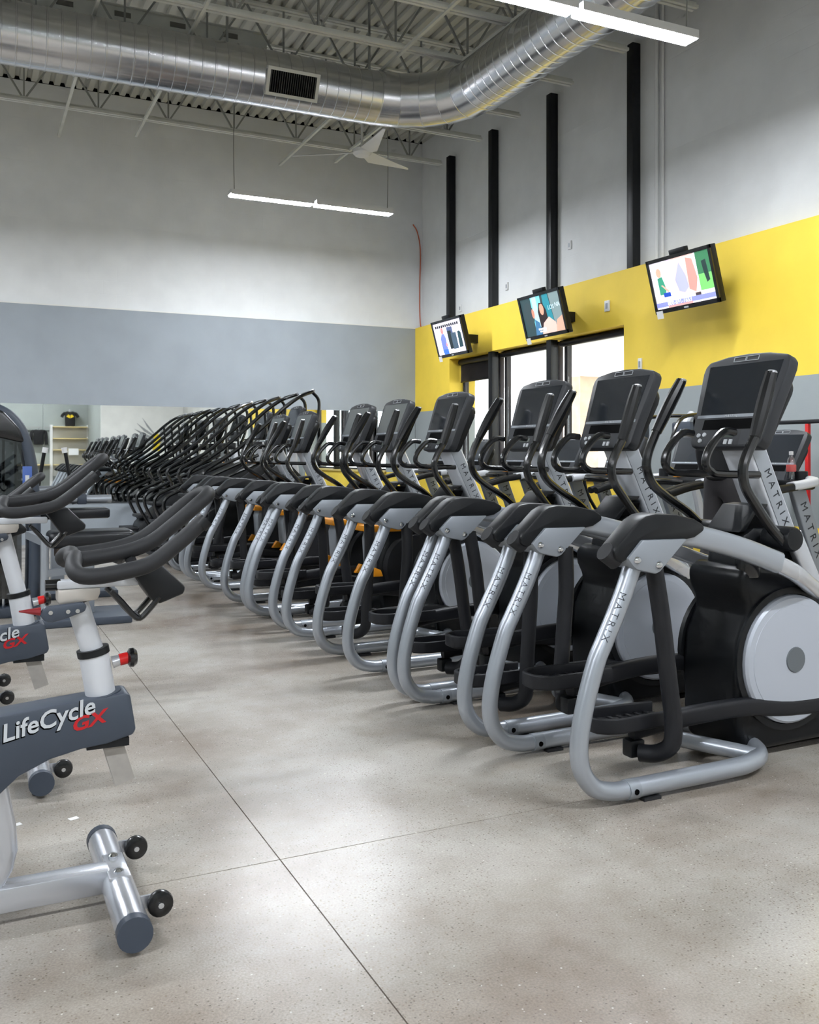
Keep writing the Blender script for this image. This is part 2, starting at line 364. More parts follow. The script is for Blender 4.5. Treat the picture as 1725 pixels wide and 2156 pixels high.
# mirror panels
mr_ = tag(empty('wall_mirror', (0, D, 0.59)), 'long frameless mirror along the back wall reflecting the machines', 'mirror')
xm = [-3.0, -1.0, 1.0, 3.0, 4.9, XR - .005]
for i in range(len(xm) - 1):
    MB().box(xm[i] + .001, xm[i+1] - .001, 0, .03, 0.0, 1.422).build('mirror_panel', MIRROR, mr_)
MB().box(-3.0, XR - .005, -.012, .0, -.012, .008).build('mirror_channel', CHROME, mr_)

# windows in the right wall
wx = 7.20
def window(name, y0, y1, z0=0.97, z1=2.80, shade=0.0):
    w = structure(empty(name, (wx, 0, 0)))
    t = .055
    MB().box(-.03, .05, y0, y0 + t, z0, z1).box(-.03, .05, y1 - t, y1, z0, z1).box(-.03, .05, y0 + t, y1 - t, z1 - t, z1).box(-.03, .05, y0 + t, y1 - t, z0, z0 + t).build('window_frame', FRAMEB, w, bevel=.004)
    MB().box(.0, .006, y0 + t, y1 - t, z0 + t, z1 - t).build('pane', GLASS, w)
    if shade:
        MB().box(-.075, -.07, y0 + .02, y1 - .02, z1 - shade, z1 - .02).build('roller_shade', mat('charcoal_shade', (44, 40, 44), 0.8), w)
        MB().cyl((-.072, y0 + .02, z1 - shade), (-.072, y1 - .02, z1 - shade), .012).build('hem_bar', FRAMEB, w)
    MB().cyl((-.085, y0 + .02, z1 - .05), (-.085, y1 - .02, z1 - .05), .045).build('shade_roll', FRAMEB, w)
    return w
window('window_1', 11.92, 13.05, shade=0.36)
window('window_2', 10.40, 11.78)
window('window_3', 8.73, 10.26)
structure(MB().box(6.90, 7.2, 8.70, 13.08, 0.955, 0.985).build('trim_2', mat('window_sill', (214, 190, 110), 0.5)))
for i, y in enumerate((8.66, 10.33, 11.85, 13.18)):
    inwin = i in (1, 2)
    p = MB().box(6.966, 7.078, y - .055, y + .055, 0.986 if inwin else 3.30, 6.06).build('steel_post', POST, bevel=.004)
    lab = ['black steel post nearest the white wall conduits', 'black steel post rising behind the middle television', 'second black steel post from the back corner', 'black steel post nearest the back corner above a television'][i]
    tag(p, lab, 'post', 'black posts up the right wall')
# outside: pavement and a pale building across
structure(MB().box(7.5, 60, -30, 60, -.3, -.1).build('pavement_outside', mat('pale_pavement', (200, 196, 188), 0.8)))
cn = tag(empty('entrance_canopy', (7.45, 12, 3.05)), 'pale flat canopy soffit outside the windows', 'canopy')
MB().box(0, 5.6, -9, 9, 0, .25).build('soffit', mat('pale_soffit', (226, 224, 226), 0.8), cn)
for k in range(3): MB().box(5.0, 5.5, -7.2 + k * 6.2, -6.7 + k * 6.2, -3.15, 0).build('canopy_column', mat('tan_brick', (190, 164, 140), 0.8, var=.15, vscale=4), cn)
bo = tag(empty('building_outside', (24, 14, 0)), 'pale beige building seen hazily through the windows', 'building')
MB().box(0, 4, -16, 22, -.1, 3.4).build('wall', mat('beige_stucco', (214, 200, 184), 0.8), bo)
MB().box(-1.5, 4, -16, 22, 3.4, 4.2).build('roof', mat('pale_fascia', (226, 222, 216), 0.8), bo)
for k in range(7): MB().box(-1.3, -.6, -14.5 + k * 5.5, -13.8 + k * 5.5, -.1, 3.4).build('brick_pillar', mat('tan_brick', (190, 164, 140), 0.8, var=.15, vscale=4), bo)

# ------------------------------------------------------------------ roof joists, bridging, duct, lights
def joist(y, lab):
    j = empty('roof_joist', (0, y, 0)); tag(j, lab, 'joist', 'open web roof joists')
    zb, zt = 5.87, ZC - .03; x0, x1 = -4.0, 6.75
    MB().box(x0, x1, -.05, -.012, zb - .03, zb).box(x0, x1, .012, .05, zb - .03, zb).box(x0, x1, -.018, -.012, zb, zb + .04).box(x0, x1, .012, .018, zb, zb + .04).build('bottom_chord', STEELW, j)
    MB().box(x0, XU, -.06, -.012, zt, zt + .03).box(x0, XU, .012, .06, zt, zt + .03).build('top_chord', STEELW, j)
    x = x1 - .55; k = 0
    while x > x0 + .6:
        MB().bar((x, 0, zb), (x - .45, 0, zt), .022, .022).build('web_bar', STEELG, j)
        MB().bar((x, 0, zb), (x + .45, 0, zt), .022, .022).build('web_bar', STEELG, j)
        MB().bar((x, 0, zb), (x, 0, zt), .02, .02).build('web_bar', STEELG, j)
        x -= .92; k += 1
    return j
for i, y in enumerate((13.0, 11.75, 10.72, 9.50, 8.45, 7.35, 6.2)):
    joist(y, 'white open web roof joist, %s counted from the back wall' % ('first second third fourth fifth sixth seventh'.split()[i]))
for i, (x, y0, y1) in enumerate(((-.3, 7, 14.2), (1.2, 7, 14.2), (2.2, 7, 13.7), (4.46, 7, 14.1), (5.2, 7, 13.6))):
    b = MB().bar((x, y0, 5.845), (x, y1, 5.845), .035, .035).build('bridging_bar', STEELW)
    tag(b, 'white bridging angle crossing under the joists, %s from the left' % ('first second third fourth fifth'.split()[i]), 'beam', 'bridging angles')
# slotted channel between joists
sc_ = tag(empty('slotted_channel', (0, 10.95, 6.16)), 'white slotted steel channel running above the round duct', 'channel')
MB().box(-3, 3.3, -.01, .01, 0, .2).box(-3, 3.3, -.05, .01, -.012, 0).box(-3, 3.3, -.05, .01, .2, .212).build('channel_web', STEELW, sc_)
for k in range(9): MB().box(-2.2 + k * .62, -2.02 + k * .62, -.013, -.009, .09, .15).build('slot', mat('shadowed_steel', (120, 118, 112), 0.7), sc_)

dr = .305; zd = 5.50; yd = 10.12; xd = 5.30; rb = .95
du = tag(empty('spiral_duct', (0, 0, zd)), 'large round spiral duct turning under the ceiling', 'duct')
def run(a, b, name):
    a, b = Vector(a), Vector(b); L_ = (b - a).length; t = (b - a).normalized(); mb = MB(); n = 40
    st = []; u = 0
    while u < L_:
        st += [(u, dr), (u + .004, dr + .007), (u + .014, dr + .007), (u + .018, dr)]; u += .140
    st.append((L_, dr)); st = [q for q in st if q[0] <= L_]
    sd = Vector((0, 0, 1)); s2 = t.cross(sd)
    vs_ = [a + t * q[0] + (sd * math.cos(2*math.pi*k/n) + s2 * math.sin(2*math.pi*k/n)) * q[1] for q in st for k in range(n)]
    mb.add(vs_, [(i*n+k, i*n+(k+1) % n, (i+1)*n+(k+1) % n, (i+1)*n+k) for i in range(len(st)-1) for k in range(n)])
    return mb.build(name, DUCT, du, sharp=25)
run((-6, yd, 0), (xd - rb, yd, 0), 'straight_run')
run((xd, yd - rb, 0), (xd, -2, 0), 'straight_run')
N = 5
for g in range(N):
    a0, a1 = R(90 * g / N), R(90 * (g + 1) / N); n = 40; ring = []
    for a, rad in ((a0, dr), (a0 + .004, dr + .005), (a0 + .014, dr + .005), (a0 + .018, dr), (a1, dr)):
        c = Vector((xd - rb + rb * math.sin(a), yd - rb + rb * math.cos(a), 0)); rd = Vector((math.sin(a), math.cos(a), 0))
        ring += [c + (rd * math.cos(2*math.pi*k/n) + Vector((0, 0, 1)) * math.sin(2*math.pi*k/n)) * rad for k in range(n)]
    MB().add(ring, [(i*n+k, i*n+(k+1) % n, (i+1)*n+(k+1) % n, (i+1)*n+k) for i in range(4) for k in range(n)]).build('elbow_gore', DUCT, du, sharp=25)
# grille on the duct side facing the room
gx = 3.26; an = R(-24)
gr = MB(); gr.box(-.30, .30, -.012, .05, -.15, -.115).box(-.30, .30, -.012, .05, .115, .15).box(-.30, -.265, -.012, .02, -.115, .115).box(.265, .30, -.012, .02, -.115, .115)
def gmap(p): 
    q = Matrix.Rotation(-an, 3, 'X') @ Vector((p.x, p.y - dr - .02, p.z)); return Vector((q.x + gx, q.y + yd, q.z))
grille = gr.xf(gmap).build('grille_frame', mat('white_grille', (205, 205, 198), 0.5), du)
MB().box(-.268, .268, .010, .014, -.118, .118).xf(gmap).build('grille_throat', SLOT, grille)
for k in range(21):
    MB().box(-.252 + k * .0252 - .003, -.252 + k * .0252 + .003, -.01, .008, -.116, .116).xf(gmap).build('louvre', mat('dark_louvre', (70, 70, 68), 0.6), grille)
for x in (.4, 2.6, 4.3):
    MB().box(x - .012, x + .012, yd - .012, yd + .012, dr - .01, ZC - zd).build('hanger_rod', STEELG, du)
for y in (8.2, 6.0): MB().box(xd - .012, xd + .012, y - .012, y + .012, dr - .01, ZC - zd).build('hanger_rod', STEELG, du)

def led_light(x0, x1, y, z=4.62, lab='', ztop=5.85):
    o = empty('led_light', ((x0 + x1) / 2, y, z)); tag(o, lab, 'light', 'linear LED lights'); h = (x1 - x0) / 2
    for s in (-1, 1):
        a, b = (-h, -.02) if s < 0 else (.02, h)
        MB().box(a, b, -.078, .078, 0.0, .05).box(a, b, -.078, -.070, -.016, 0).box(a, b, .070, .078, -.016, 0).build('housing', WHITEP, o)
        p = [(-.070, -.004), (.070, -.004), (.070, -.022), (-.070, -.022)]
        MB().prism(p, 'x', a + .01, b - .01).build('lens', LENS, o)
    for s in (-1, 1): MB().tube([(s * (h - .06), 0, .05), (s * (h - .06) + s * .01, 0, .6), (s * (h - .06), 0, (ztop if s > 0 else 5.85) - z)], .006, n=6, k=3).build('hanging_cable', STEELG, o)
    MB().box(-.02, .02, -.012, .012, .012, .035).build('joiner', STEELG, o)
    return o
led_light(3.05, 5.32, 11.74, 4.62, 'glowing LED strip light hanging before the back wall')
led_light(2.98, 5.25, 5.75, 4.60, 'glowing LED strip light hanging at the top right', 5.19)
for i, (x, y) in enumerate(((2.4, -.2), (.6, -5.8), (-3.6, 11.74), (-3.6, 5.75), (-3.6, -.2), (-3.6, -5.8), (-7.8, 8.7), (-7.8, 0.0))):
    led_light(x, x + 2.27, y, 4.6, 'LED strip light outside the view, number %s along the hall' % 'one two three four five six seven eight'.split()[i])

# ceiling fan
fan = tag(empty('ceiling_fan', (4.70, 11.3, 5.26)), 'white three bladed ceiling fan below the duct elbow', 'fan')
MB().lathe([(0, -.06), (.09, -.055), (.125, -.02), (.125, .03), (.07, .06), (.03, .07)], (0, 0, 0)).build('motor', WHITEP, fan)
MB().cyl((0, 0, .06), (0, 0, .62), .018).build('down_rod', WHITEP, fan)
for a, tw in ((-96, -22), (24, -22), (144, -22)):
    mb = MB().prism([(.10, -.06), (.5, -.03), (.92, -.01), (.95, .02), (.6, .08), (.25, .14), (.10, .08)], 'z', -.006, .006)
    M_ = Matrix.Rotation(R(a), 4, 'Z') @ Matrix.Rotation(R(tw), 4, 'X')
    mb.xf(lambda p: M_ @ p).build('blade', WHITEP, fan, bevel=.003)

# conduits, orange cable, boxes on the wall
for i, y in enumerate((8.30, 8.20)):
    c = MB().cyl((7.06, y, 3.44), (7.06, y, 6.6), .016 + .006 * (1 - i)).build('conduit', WHITEP)
    tag(c, 'white conduit on the upper right wall, %s' % ('beside the black post' if i == 0 else 'the thinner one away from the post'), 'conduit')
c = MB().tube([(6.9, D + .03, 5.22), (6.98, D + .028, 5.1), (7.04, D + .028, 4.8), (7.03, D + .028, 4.2), (7.03, D + .028, 3.75), (7.045, D + .028, 3.5), (7.02, 14.22, 3.46)], .009, n=6).build('orange_cable', CABLE)
tag(c, 'thin orange cable hanging in the back corner', 'cable')
def wallbox(x, y, z, w, h, lab, cat='outlet'):
    o = empty('wall_box', (x, y, z)); tag(o, lab, cat)
    MB().box(-.02, 0, -w / 2, w / 2, -h / 2, h / 2).build('cover_plate', WHITEP, o, bevel=.004)
    MB().box(-.023, -.019, -w * .2, w * .2, -h * .25, h * .25).build('socket', PLATE, o)
wallbox(XU, 10.0, 4.0, .07, .11, 'small white outlet above yellow band beside the middle post')
wallbox(XU, 11.55, 3.72, .07, .11, 'small white outlet above yellow band, second from the corner')
wallbox(XU, 12.95, 3.6, .07, .11, 'small white outlet above yellow band near the corner')
wallbox(XR, 8.42, 2.31, .06, .14, 'small white sensor on yellow wall beside the window', 'sensor')
wallbox(XR, 9.02, 3.06, .09, .13, 'white double outlet on yellow wall beside the middle television')

# ------------------------------------------------------------------ televisions
def emat(rgb, e=1.0):
    m = mat('tv_%d_%d_%d' % rgb, rgb, 0.4, emit=e); m.cycles.emission_sampling = 'NONE'; return m
def tv(y0, y1, lab, shapes, texts):
    w = y1 - y0; yc = (y0 + y1) / 2; hgt = .56; tilt = R(15)
    o = empty('television', (6.47, yc, 3.02)); o.rotation_euler = (0, 0, 0); tag(o, lab, 'television', 'televisions above the windows')
    sx, cx = math.sin(tilt), math.cos(tilt)
    def P(u, v, d):   # u right as seen, v up, d towards the room
        return Vector((-d * cx - v * sx, -u, v * cx - d * sx))
    def bx(u0, u1, v0, v1, d0, d1):
        mb = MB().box(u0, u1, v0, v1, d0, d1); return mb.xf(lambda p: P(p.x, p.y, p.z))
    H_ = hgt / 2; W_ = w / 2
    mb = bx(-W_, W_, -H_, H_, -.07, -.004); mb.build('casing', BLACK, o, bevel=.006)
    fr = MB()
    for q in ((-W_, W_, H_ - .035, H_), (-W_, W_, -H_, -H_ + .045), (-W_, -W_ + .035, -H_, H_), (W_ - .035, W_, -H_, H_)):
        f2 = bx(*q, -.004, .012); fr.add(f2.v, f2.f)
    fr.build('bezel', BLACKG, o)
    SW, SH = W_ - .035, H_ - .04
    ms = []; mb = MB()
    for k, (rgb, poly) in enumerate(shapes):
        m_ = emat(rgb, 0.75)
        if m_ not in ms: ms.append(m_)
        mb.mi = ms.index(m_); n_ = len(poly)
        mb.add([P(-SW + 2 * SW * a, -SH + 2 * SH * b + .003, .001 + .0003 * k) for a, b in poly], [tuple(range(n_))])
    scn = mb.build('screen', ms, o)
    for body, size, a, b, rgb in texts:
        text_mb(body, size, lambda u, v, z: P(-SW + 2 * SW * a + u, -SH + 2 * SH * b + v, .008 + z)).build('caption', emat(rgb, .8), scn)
    bx(-.03, .03, -H_ + .012, -H_ + .028, .012, .014).build('maker_badge', INKW, o)
    bx(-W_ + .02, -W_ + .11, -H_ - .05, -H_ + .03, .012, .018).build('paper_tag', FOAM, o)
    MB().box(.05, XR + .0 - 6.47, -.05, .05, -.06, .06).build('wall_bracket', BLACK, o)
    bx(-.12, .1, H_, H_ + .05, -.07, -.01).build('set_top_box', BLACK, o, bevel=.005)
def blob(cx, cy, rx, ry, n=14): return [(cx + rx * math.cos(2*math.pi*k/n), cy + ry * math.sin(2*math.pi*k/n)) for k in range(n)]
FULL = [(0, 0), (1, 0), (1, 1), (0, 1)]
def rect(a, b, c, d): return [(a, c), (b, c), (b, d), (a, d)]
tv(6.77, 7.69, 'television nearest the camera showing a bright four part advert', [
    ((246, 240, 252), FULL), ((226, 214, 230), rect(.29, .36, .1, 1)), ((250, 214, 206), rect(.38, .75, .18, 1)),
    ((176, 178, 240), [(.39, .55), (.5, .9), (.58, .6), (.6, .35), (.52, .25), (.43, .3)]), ((226, 150, 140), [(.62, .95), (.72, .9), (.76, .5), (.7, .22), (.6, .3)]),
    ((70, 62, 66), rect(.68, .77, .1, .2)), ((60, 120, 84), rect(.78, 1, .5, 1)), ((120, 196, 110), rect(.78, 1, .22, .55)), ((40, 58, 58), [(.86, .8), (.93, .82), (.95, .4), (.9, .36), (.87, .6)]),
    ((214, 174, 150), blob(.135, .77, .045, .1)), ((58, 150, 120), [(.1, .66), (.18, .68), (.22, .42), (.2, .3), (.1, .3)]), ((232, 180, 160), [(.14, .5), (.17, .5), (.27, .36), (.25, .32)]), ((36, 76, 180), rect(.16, .28, .24, .33)),
    ((140, 146, 206), rect(0, 1, .04, .14)), ((206, 160, 158), rect(.2, .62, .0, .05))],
   [('800-691-1653', .062, .2, .06, (255, 255, 255))])
tv(9.27, 10.19, 'middle television showing a smiling long haired woman on teal', [
    ((52, 74, 78), FULL), ((128, 214, 220), rect(.27, .52, .2, 1)), ((190, 226, 236), rect(.3, .42, .2, 1)), ((46, 140, 156), [(.55, .1), (.78, .1), (.72, 1), (.58, 1)]), ((130, 150, 152), [(.78, .2), (1, .2), (1, 1), (.74, 1)]),
    ((58, 74, 78), blob(.17, .55, .13, .34)), ((206, 140, 116), blob(.28, .58, .035, .13)), ((70, 120, 160), [(.25, .0), (.42, .0), (.4, .32), (.3, .42)]),
    ((44, 34, 34), [(.42, .2), (.41, .6), (.47, .82), (.56, .8), (.62, .6), (.64, .2), (.54, .1)]), ((222, 166, 140), blob(.515, .64, .055, .15)), ((226, 196, 184), [(.42, .0), (.5, .28), (.66, .42), (.8, .25), (.84, .0)]), ((214, 172, 150), [(.78, .0), (.84, .3), (1, .4), (1, 0)]), ((236, 240, 248), rect(.34, .54, .12, .17)), ((236, 240, 248), rect(.37, .54, .06, .1))],
   [('LOS', .075, .68, .6, (200, 222, 228)), ('NAL', .075, .86, .63, (210, 226, 232))])
tv(11.73, 12.65, 'television nearest the back corner showing a man and suitcases', [
    ((240, 234, 248), FULL), ((210, 130, 130), blob(.28, .74, .05, .1)), ((110, 124, 206), [(.18, .05), (.36, .05), (.37, .5), (.33, .64), (.24, .64), (.18, .5)]), ((60, 110, 200), rect(.2, .38, 0, .16)), ((214, 140, 140), blob(.36, .3, .03, .06)),
    ((74, 86, 120), rect(.46, .66, .3, .82)), ((30, 40, 44), rect(.47, .6, .14, .7)), ((66, 84, 100), rect(.58, .76, .12, .62)), ((36, 62, 70), [(.8, .14), (.93, .14), (.93, .58), (.88, .64), (.82, .62)])] +
    [((30, 32, 38), rect(.07 + k * .072, .12 + k * .072, .84, .92)) for k in range(12)], [])

# ------------------------------------------------------------------ shared machine pieces
def console(root, base, tilt=20, scale=1.0, scr=None):
    """base = bottom centre of the face; the face looks towards -x and up"""
    ct, st = math.cos(R(tilt)), math.sin(R(tilt)); B = Vector(base)
    def P(u, v, w): return B + Vector((v * st - w * ct, -u, v * ct + w * st)) * scale    # u right as the user sees it
    def mk(mb): return mb.xf(lambda p: P(p.x, p.y, p.z))
    out = [(-.195, .0), (.195, .0), (.215, .03), (.222, .14), (.25, .36), (.246, .395), (.225, .418), (.12, .437), (0, .443), (-.12, .437), (-.225, .418), (-.246, .395), (-.25, .36), (-.222, .14), (-.215, .03)]
    c = mk(MB().prism(out, 'z', -.055, 0)).build('console', CONS, root, bevel=.009)
    mk(MB().prism([(-.14, .02), (.14, .02), (.2, .3), (.17, .36), (-.17, .36), (-.2, .3)], 'z', -.13, -.05)).build('rear_cover', BLACK, c, bevel=.03)
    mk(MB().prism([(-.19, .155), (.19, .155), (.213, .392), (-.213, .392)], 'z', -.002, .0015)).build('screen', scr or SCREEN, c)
    mk(MB().prism([(-.205, .138), (.205, .138), (.206, .152), (-.206, .152)], 'z', -.002, .002)).build('trim_strip', PLATE, c)
    text_mb('MATRIX', .017, lambda u, v, w: P(u, .139 + v, .003 + w), align='CENTER', spacing=1.3).build('maker_name', INKW, c)
    mk(MB().box(-.155, .14, .082, .13, -.002, .0015)).build('display_slot', SLOT, c)
    mk(MB().box(-.06, .045, .045, .066, -.002, .0015)).build('small_display', mat('lcd', (70, 78, 70), 0.3), c)
    for u, v in ((-.165, .055), (-.13, .058), (-.148, .03)): mk(MB().cyl((u, v, 0), (u, v, .006), .010, n=10)).build('button', INKW, c)
    for u in (.0, .03): mk(MB().box(u, u + .018, .012, .034, 0, .005)).build('button', INKW, c)
    kp = mk(MB().box(.085, .16, .01, .076, -.002, .0018)).build('keypad', INK, c)
    for i in range(3):
        pass
    g = MB()
    for u in (-.075, .0):
        for q in ((u, u + .07, .426, .428), (u, u + .07, .405, .407), (u, u + .002, .405, .428), (u + .068, u + .07, .405, .428)): g.box(*q, 0, .002)
    mk(g).build('fan_vent', INKW, c)
    return c
def cap_pts(a, b, t): return [a + (b - a) * t]
def matrix_on_tube(path, r, y_side, t0, t1, name='lettering', size=.052, parent=None, mt=None, k=6):
    P = catmull(path, k); ln = [0]
    for i in range(1, len(P)): ln.append(ln[-1] + (P[i] - P[i-1]).length)
    tot = ln[-1]
    def at(s_):
        for i in range(1, len(P)):
            if s_ <= ln[i]:
                f_ = (s_ - ln[i-1]) / (ln[i] - ln[i-1]); return P[i-1] + (P[i] - P[i-1]) * f_, (P[i] - P[i-1]).normalized()
        return P[-1], (P[-1] - P[-2]).normalized()
    tmp = []
    def fn(u, v, w): tmp.append(u); return (u, v, w)
    mb = text_mb('MATRIX', size, fn, spacing=1.4, bold=-.0004); um = max(tmp); L0 = t0 * tot; L1 = t1 * tot
    def mp(p):
        c, t = at(L0 + (L1 - L0) * p.x / um); sd = Vector((0, y_side, 0)); nn = sd.cross(t).normalized() * (1 if y_side < 0 else -1)
        a = (p.y - size * .35) / r                     # wrap round the tube, facing back and outwards
        a -= R(38)
        return c + (sd * math.cos(a) - nn * math.sin(a) * -1) * (r + .0008 + p.z)
    return mb.xf(mp).build(name, mt or INK, parent)

# ------------------------------------------------------------------ elliptical machines (two versions)
def make_elliptical(variant, near, far):
    """near / far: forward shift of the swing gear on each side"""
    t = empty('elliptical_machine')
    for s in (-1, 1):
        y = s * .315
        path = [(.035, y, .885), (.0, y, .80), (-.045, y, .704), (-.1, y, .60), (-.138, y, .523), (-.19, y, .358), (-.212, y, .225), (-.195, y, .135), (-.14, y, .072), (-.06, y, .048), (.0, y, .045)]
        f = MB().tube(path, .034, n=14, k=5).build('frame_tube', SILVER, t)
        matrix_on_tube(path, .034, -1, .12, .31, size=.036, parent=f)
        cl = MB().cyl((-.005, y, .045), (.045, y, .045), .0375, n=16).build('joint_collar', PLATE, t)
        MB().cyl((.02, y - .0385, .045), (.02, y - .034, .045), .011, n=10).build('pin_hole', SLOT, cl)
        MB().tube([(.04, y, .046), (.5, y, .05), (.61, y * .97, .052), (.71, y * .84, .054), (.78, y * .58, .057), (.80, y * .25, .06), (.80, 0, .06)], .036, n=14, k=5).build('base_tube', SILVER, t)
        MB().cyl((.50, 0, .085), (.70, y * .82, .06), .032, n=12).build('cross_tube', SILVER, t)
        MB().box(.06, .14, y - .03, y + .03, 0, .012).build('rubber_foot', RUBBER, t)
        # cover over the bend of the frame
        cv = MB().prism([(-.092, .93), (-.075, .952), (.02, 1.04), (.055, 1.058), (.1, 1.064), (.2, 1.057), (.29, 1.038), (.335, 1.014), (.335, .992), (.29, .968), (.25, .962), (.03, .962), (-.02, .905), (-.05, .888), (-.08, .90)], 'y', y - .048, y + .048).build('beam_cover', BLACK, t, bevel=.012)
        MB().cyl((-.10, y, .93), (-.045, y, .892), .036, n=14).build('end_cap', RUBBER, cv)
        p = MB().prism([(-.038, .905), (.03, .969), (.24, .966), (.112, .85), (.09, .842), (.005, .862), (-.012, .875)], 'y', y - .058, y + .058).build('bracket_plate', PLATE, t, bevel=.006)
        for bx_, bz in ((.004, .898), (.104, .876)):
            MB().lathe([(.0, -.012), (.009, -.011), (.014, -.006), (.016, 0)], (bx_, y - .058, bz), 'y', 12).build('bolt', CHROME, p)
        MB().sweep([(.18, y, .99), (.34, y, .966), (.56, y, .912), (.76, y, .846)], .066, .088, k=5).build('beam', SILVER, t, sharp=60)
        MB().sweep([(.74, y, .85), (.9, y * .9, .79), (1.1, y * .6, .71), (1.3, y * .35, .62)], .05, .07, k=4).build('beam_neck', BRIGHT, t, sharp=60)
        # swinging pedal gear
        dx = near if s < 0 else far; ys = s * .285; dz = 0 if s < 0 else .12
        bx0 = .25 + dx
        MB().tube([(.15, ys, .88), (.165 + (bx0 - .165) * .3, ys, .86 - (.61 - dz) * .32), (.165 + (bx0 - .165) * .65, ys, .86 - (.61 - dz) * .66), (.165 + (bx0 - .165) * .93, ys, .86 - (.61 - dz) * .92), (bx0, ys, .25 + dz), (bx0 - .005, ys * .98, .17 + dz), (bx0 - .03, ys * .8, .125 + dz), (bx0 - .07, ys * .6, .115 + dz)], .034, n=12, k=5).build('swing_arm', ARMG, t)
        MB().box(bx0 - .10, bx0 - .03, ys * .45 - .03, ys * .45 + .03, .09 + dz, .16 + dz).build('link_block', BLACK, t, bevel=.01)
        yp = s * .13; zp = .225 + dz; xp = -.03 + dx * .9
        o_ = [(xp + .36, -.07), (xp + .36, .07), (xp + .10, .085), (xp + .04, .07), (xp + .005, .04), (xp, 0), (xp + .005, -.04), (xp + .04, -.07), (xp + .10, -.085)]
        pd = MB().prism([(a, yp + b) for a, b in o_], 'z', zp - .012, zp + .012).build('pedal', ARMG, t, bevel=.004)
        MB().sweep([(a, yp + b, zp + .022) for a, b in o_[1:] + [o_[0]]], .058, .018, side=(0, 0, 1), k=3).build('rim', ARMG, pd, sharp=60)
        rb_ = MB()
        for q in range(6): rb_.box(xp + .08 + q * .045, xp + .095 + q * .045, yp - .06, yp + .06, zp + .012, zp + .018)
        rb_.build('tread', RUBBER, pd)
        MB().sweep([(xp + .2, yp - s * .0, zp - .03), (xp + .45, yp + s * .03, zp + .0), (xp + .75, yp + s * .05, zp + .01), (xp + 1.0, yp + s * .05, zp - .02), (1.3, yp + s * .05, .2)], .055, .075, k=4).build('pedal_arm', ARMG, t, sharp=60)
        # moving handles
        ys = s * .25
        hp = [(.885, .905), (.79, .985), (.706, 1.082), (.655, 1.15), (.641, 1.219), (.665, 1.285), (.706, 1.353), (.75, 1.48), (.798, 1.62)] if s < 0 else [(.9, .94), (.8, 1.02), (.68, 1.09), (.6, 1.15), (.566, 1.22), (.575, 1.29), (.62, 1.384), (.69, 1.5), (.767, 1.62)]
        mh = MB().tube([(a, ys, b) for a, b in hp[:7]], .021, n=10, k=4).build('moving_handle', BLACKG, t)
        MB().tube([(a, ys, b) for a, b in hp[6:]], [.024, .028, .03, .029, .024], n=10, k=4).build('grip', GRIPB, mh)
        MB().ball((hp[-1][0], ys, hp[-1][1]), .025, sc=(1, 1, .5)).build('grip_cap', BRIGHT, mh)
        hb = MB().lathe([(.0, 0), (.045, .004), (.052, .015), (.052, .14), (.046, .15)], (.90, s * .285, .93), 'y', 18)
        if s > 0: hb = MB().lathe([(.046, -.15), (.052, -.14), (.052, -.015), (.045, -.004), (.0, 0)], (.90, s * .285, .93), 'y', 18)
        hb.build('pivot_hub', BLACK, t)
        # fixed handles
        yh = s * .125
        MB().tube([(.72, yh, 1.375), (.655, yh, 1.375), (.585, yh, 1.31), (.56, yh, 1.25), (.59, yh, 1.21), (.66, yh * .95, 1.2), (.88, yh * .8, 1.195)], .017, n=10, k=4).build('fixed_handle', BLACKG, t)
        # front legs and wheels
        MB().sweep([(1.06, s * .12, .93), (1.2, s * .13, .66), (1.38, s * .15, .30), (1.46, s * .2, .05)], .05, .085, k=4).build('front_leg', BRIGHT, t, sharp=60)
    # housing
    body = [(.72, .03), (.695, .16), (.69, .36), (.705, .50), (.755, .60), (.76, .64), (.725, .71), (.715, .775), (.76, .815), (.98, .80), (1.2, .72), (1.4, .55), (1.48, .30), (1.45, .04)]
    h = MB().prism(body, 'y', -.165, .165).build('housing', HOUS, t, bevel=.035, seg=3)
    for s in (-1, 1):
        if variant == 'A':
            MB().lathe([(.30, .16 * s), (.305, .178 * s), (.278, .18 * s), (.276, .16 * s)], (.985, 0, .41), 'y', 40).build('disc_surround', BLACK, h)
            d = MB().lathe([(.0, .206 * s), (.235, .203 * s), (.236, .2015 * s), (.262, .199 * s), (.272, .19 * s), (.275, .16 * s)], (.985, 0, .41), 'y', 48).build('flywheel_disc', DISCM, t)
            MB().lathe([(.0, .210 * s), (.052, .210 * s), (.056, .203 * s)], (.985, 0, .41), 'y', 24).build('hub_cap', mat('hub_grey', (98, 104, 108), .5), d)
        else:
            MB().lathe([(.0, .19 * s), (.24, .187 * s), (.27, .16 * s)], (.985, 0, .41), 'y', 36).build('flywheel_disc', ARMG, t)
    if variant == 'B':
        MB().box(.58, 1.16, -.19, .19, .685, .735).build('accent_band', ORANGE, t, bevel=.012)
        for s in (-1, 1): MB().prism([(.60, .34), (.72, .34), (.70, .39), (.65, .41)], 'y', s * .14 - .03, s * .14 + .03).build('adjuster_tab', ORANGE, t, bevel=.006)
        q = MB().prism([(.66, .40), (.72, .36), (.74, .78), (.68, .74), (.645, .62)], 'y', -.09, .09).build('shield_panel', PLATE, t, bevel=.008)
    # neck, tray, mast
    MB().prism([(.76, .78), (.80, .94), (.86, .97), (1.08, .96), (1.12, .80)], 'y', -.10, .10).build('neck', BLACK, t, bevel=.025)
    MB().lathe([(.045, 0), (.05, .02), (.05, .10), (.04, .12)], (.79, -.13, .765), 'z', 16).build('shock_cap', BLACKG, t)
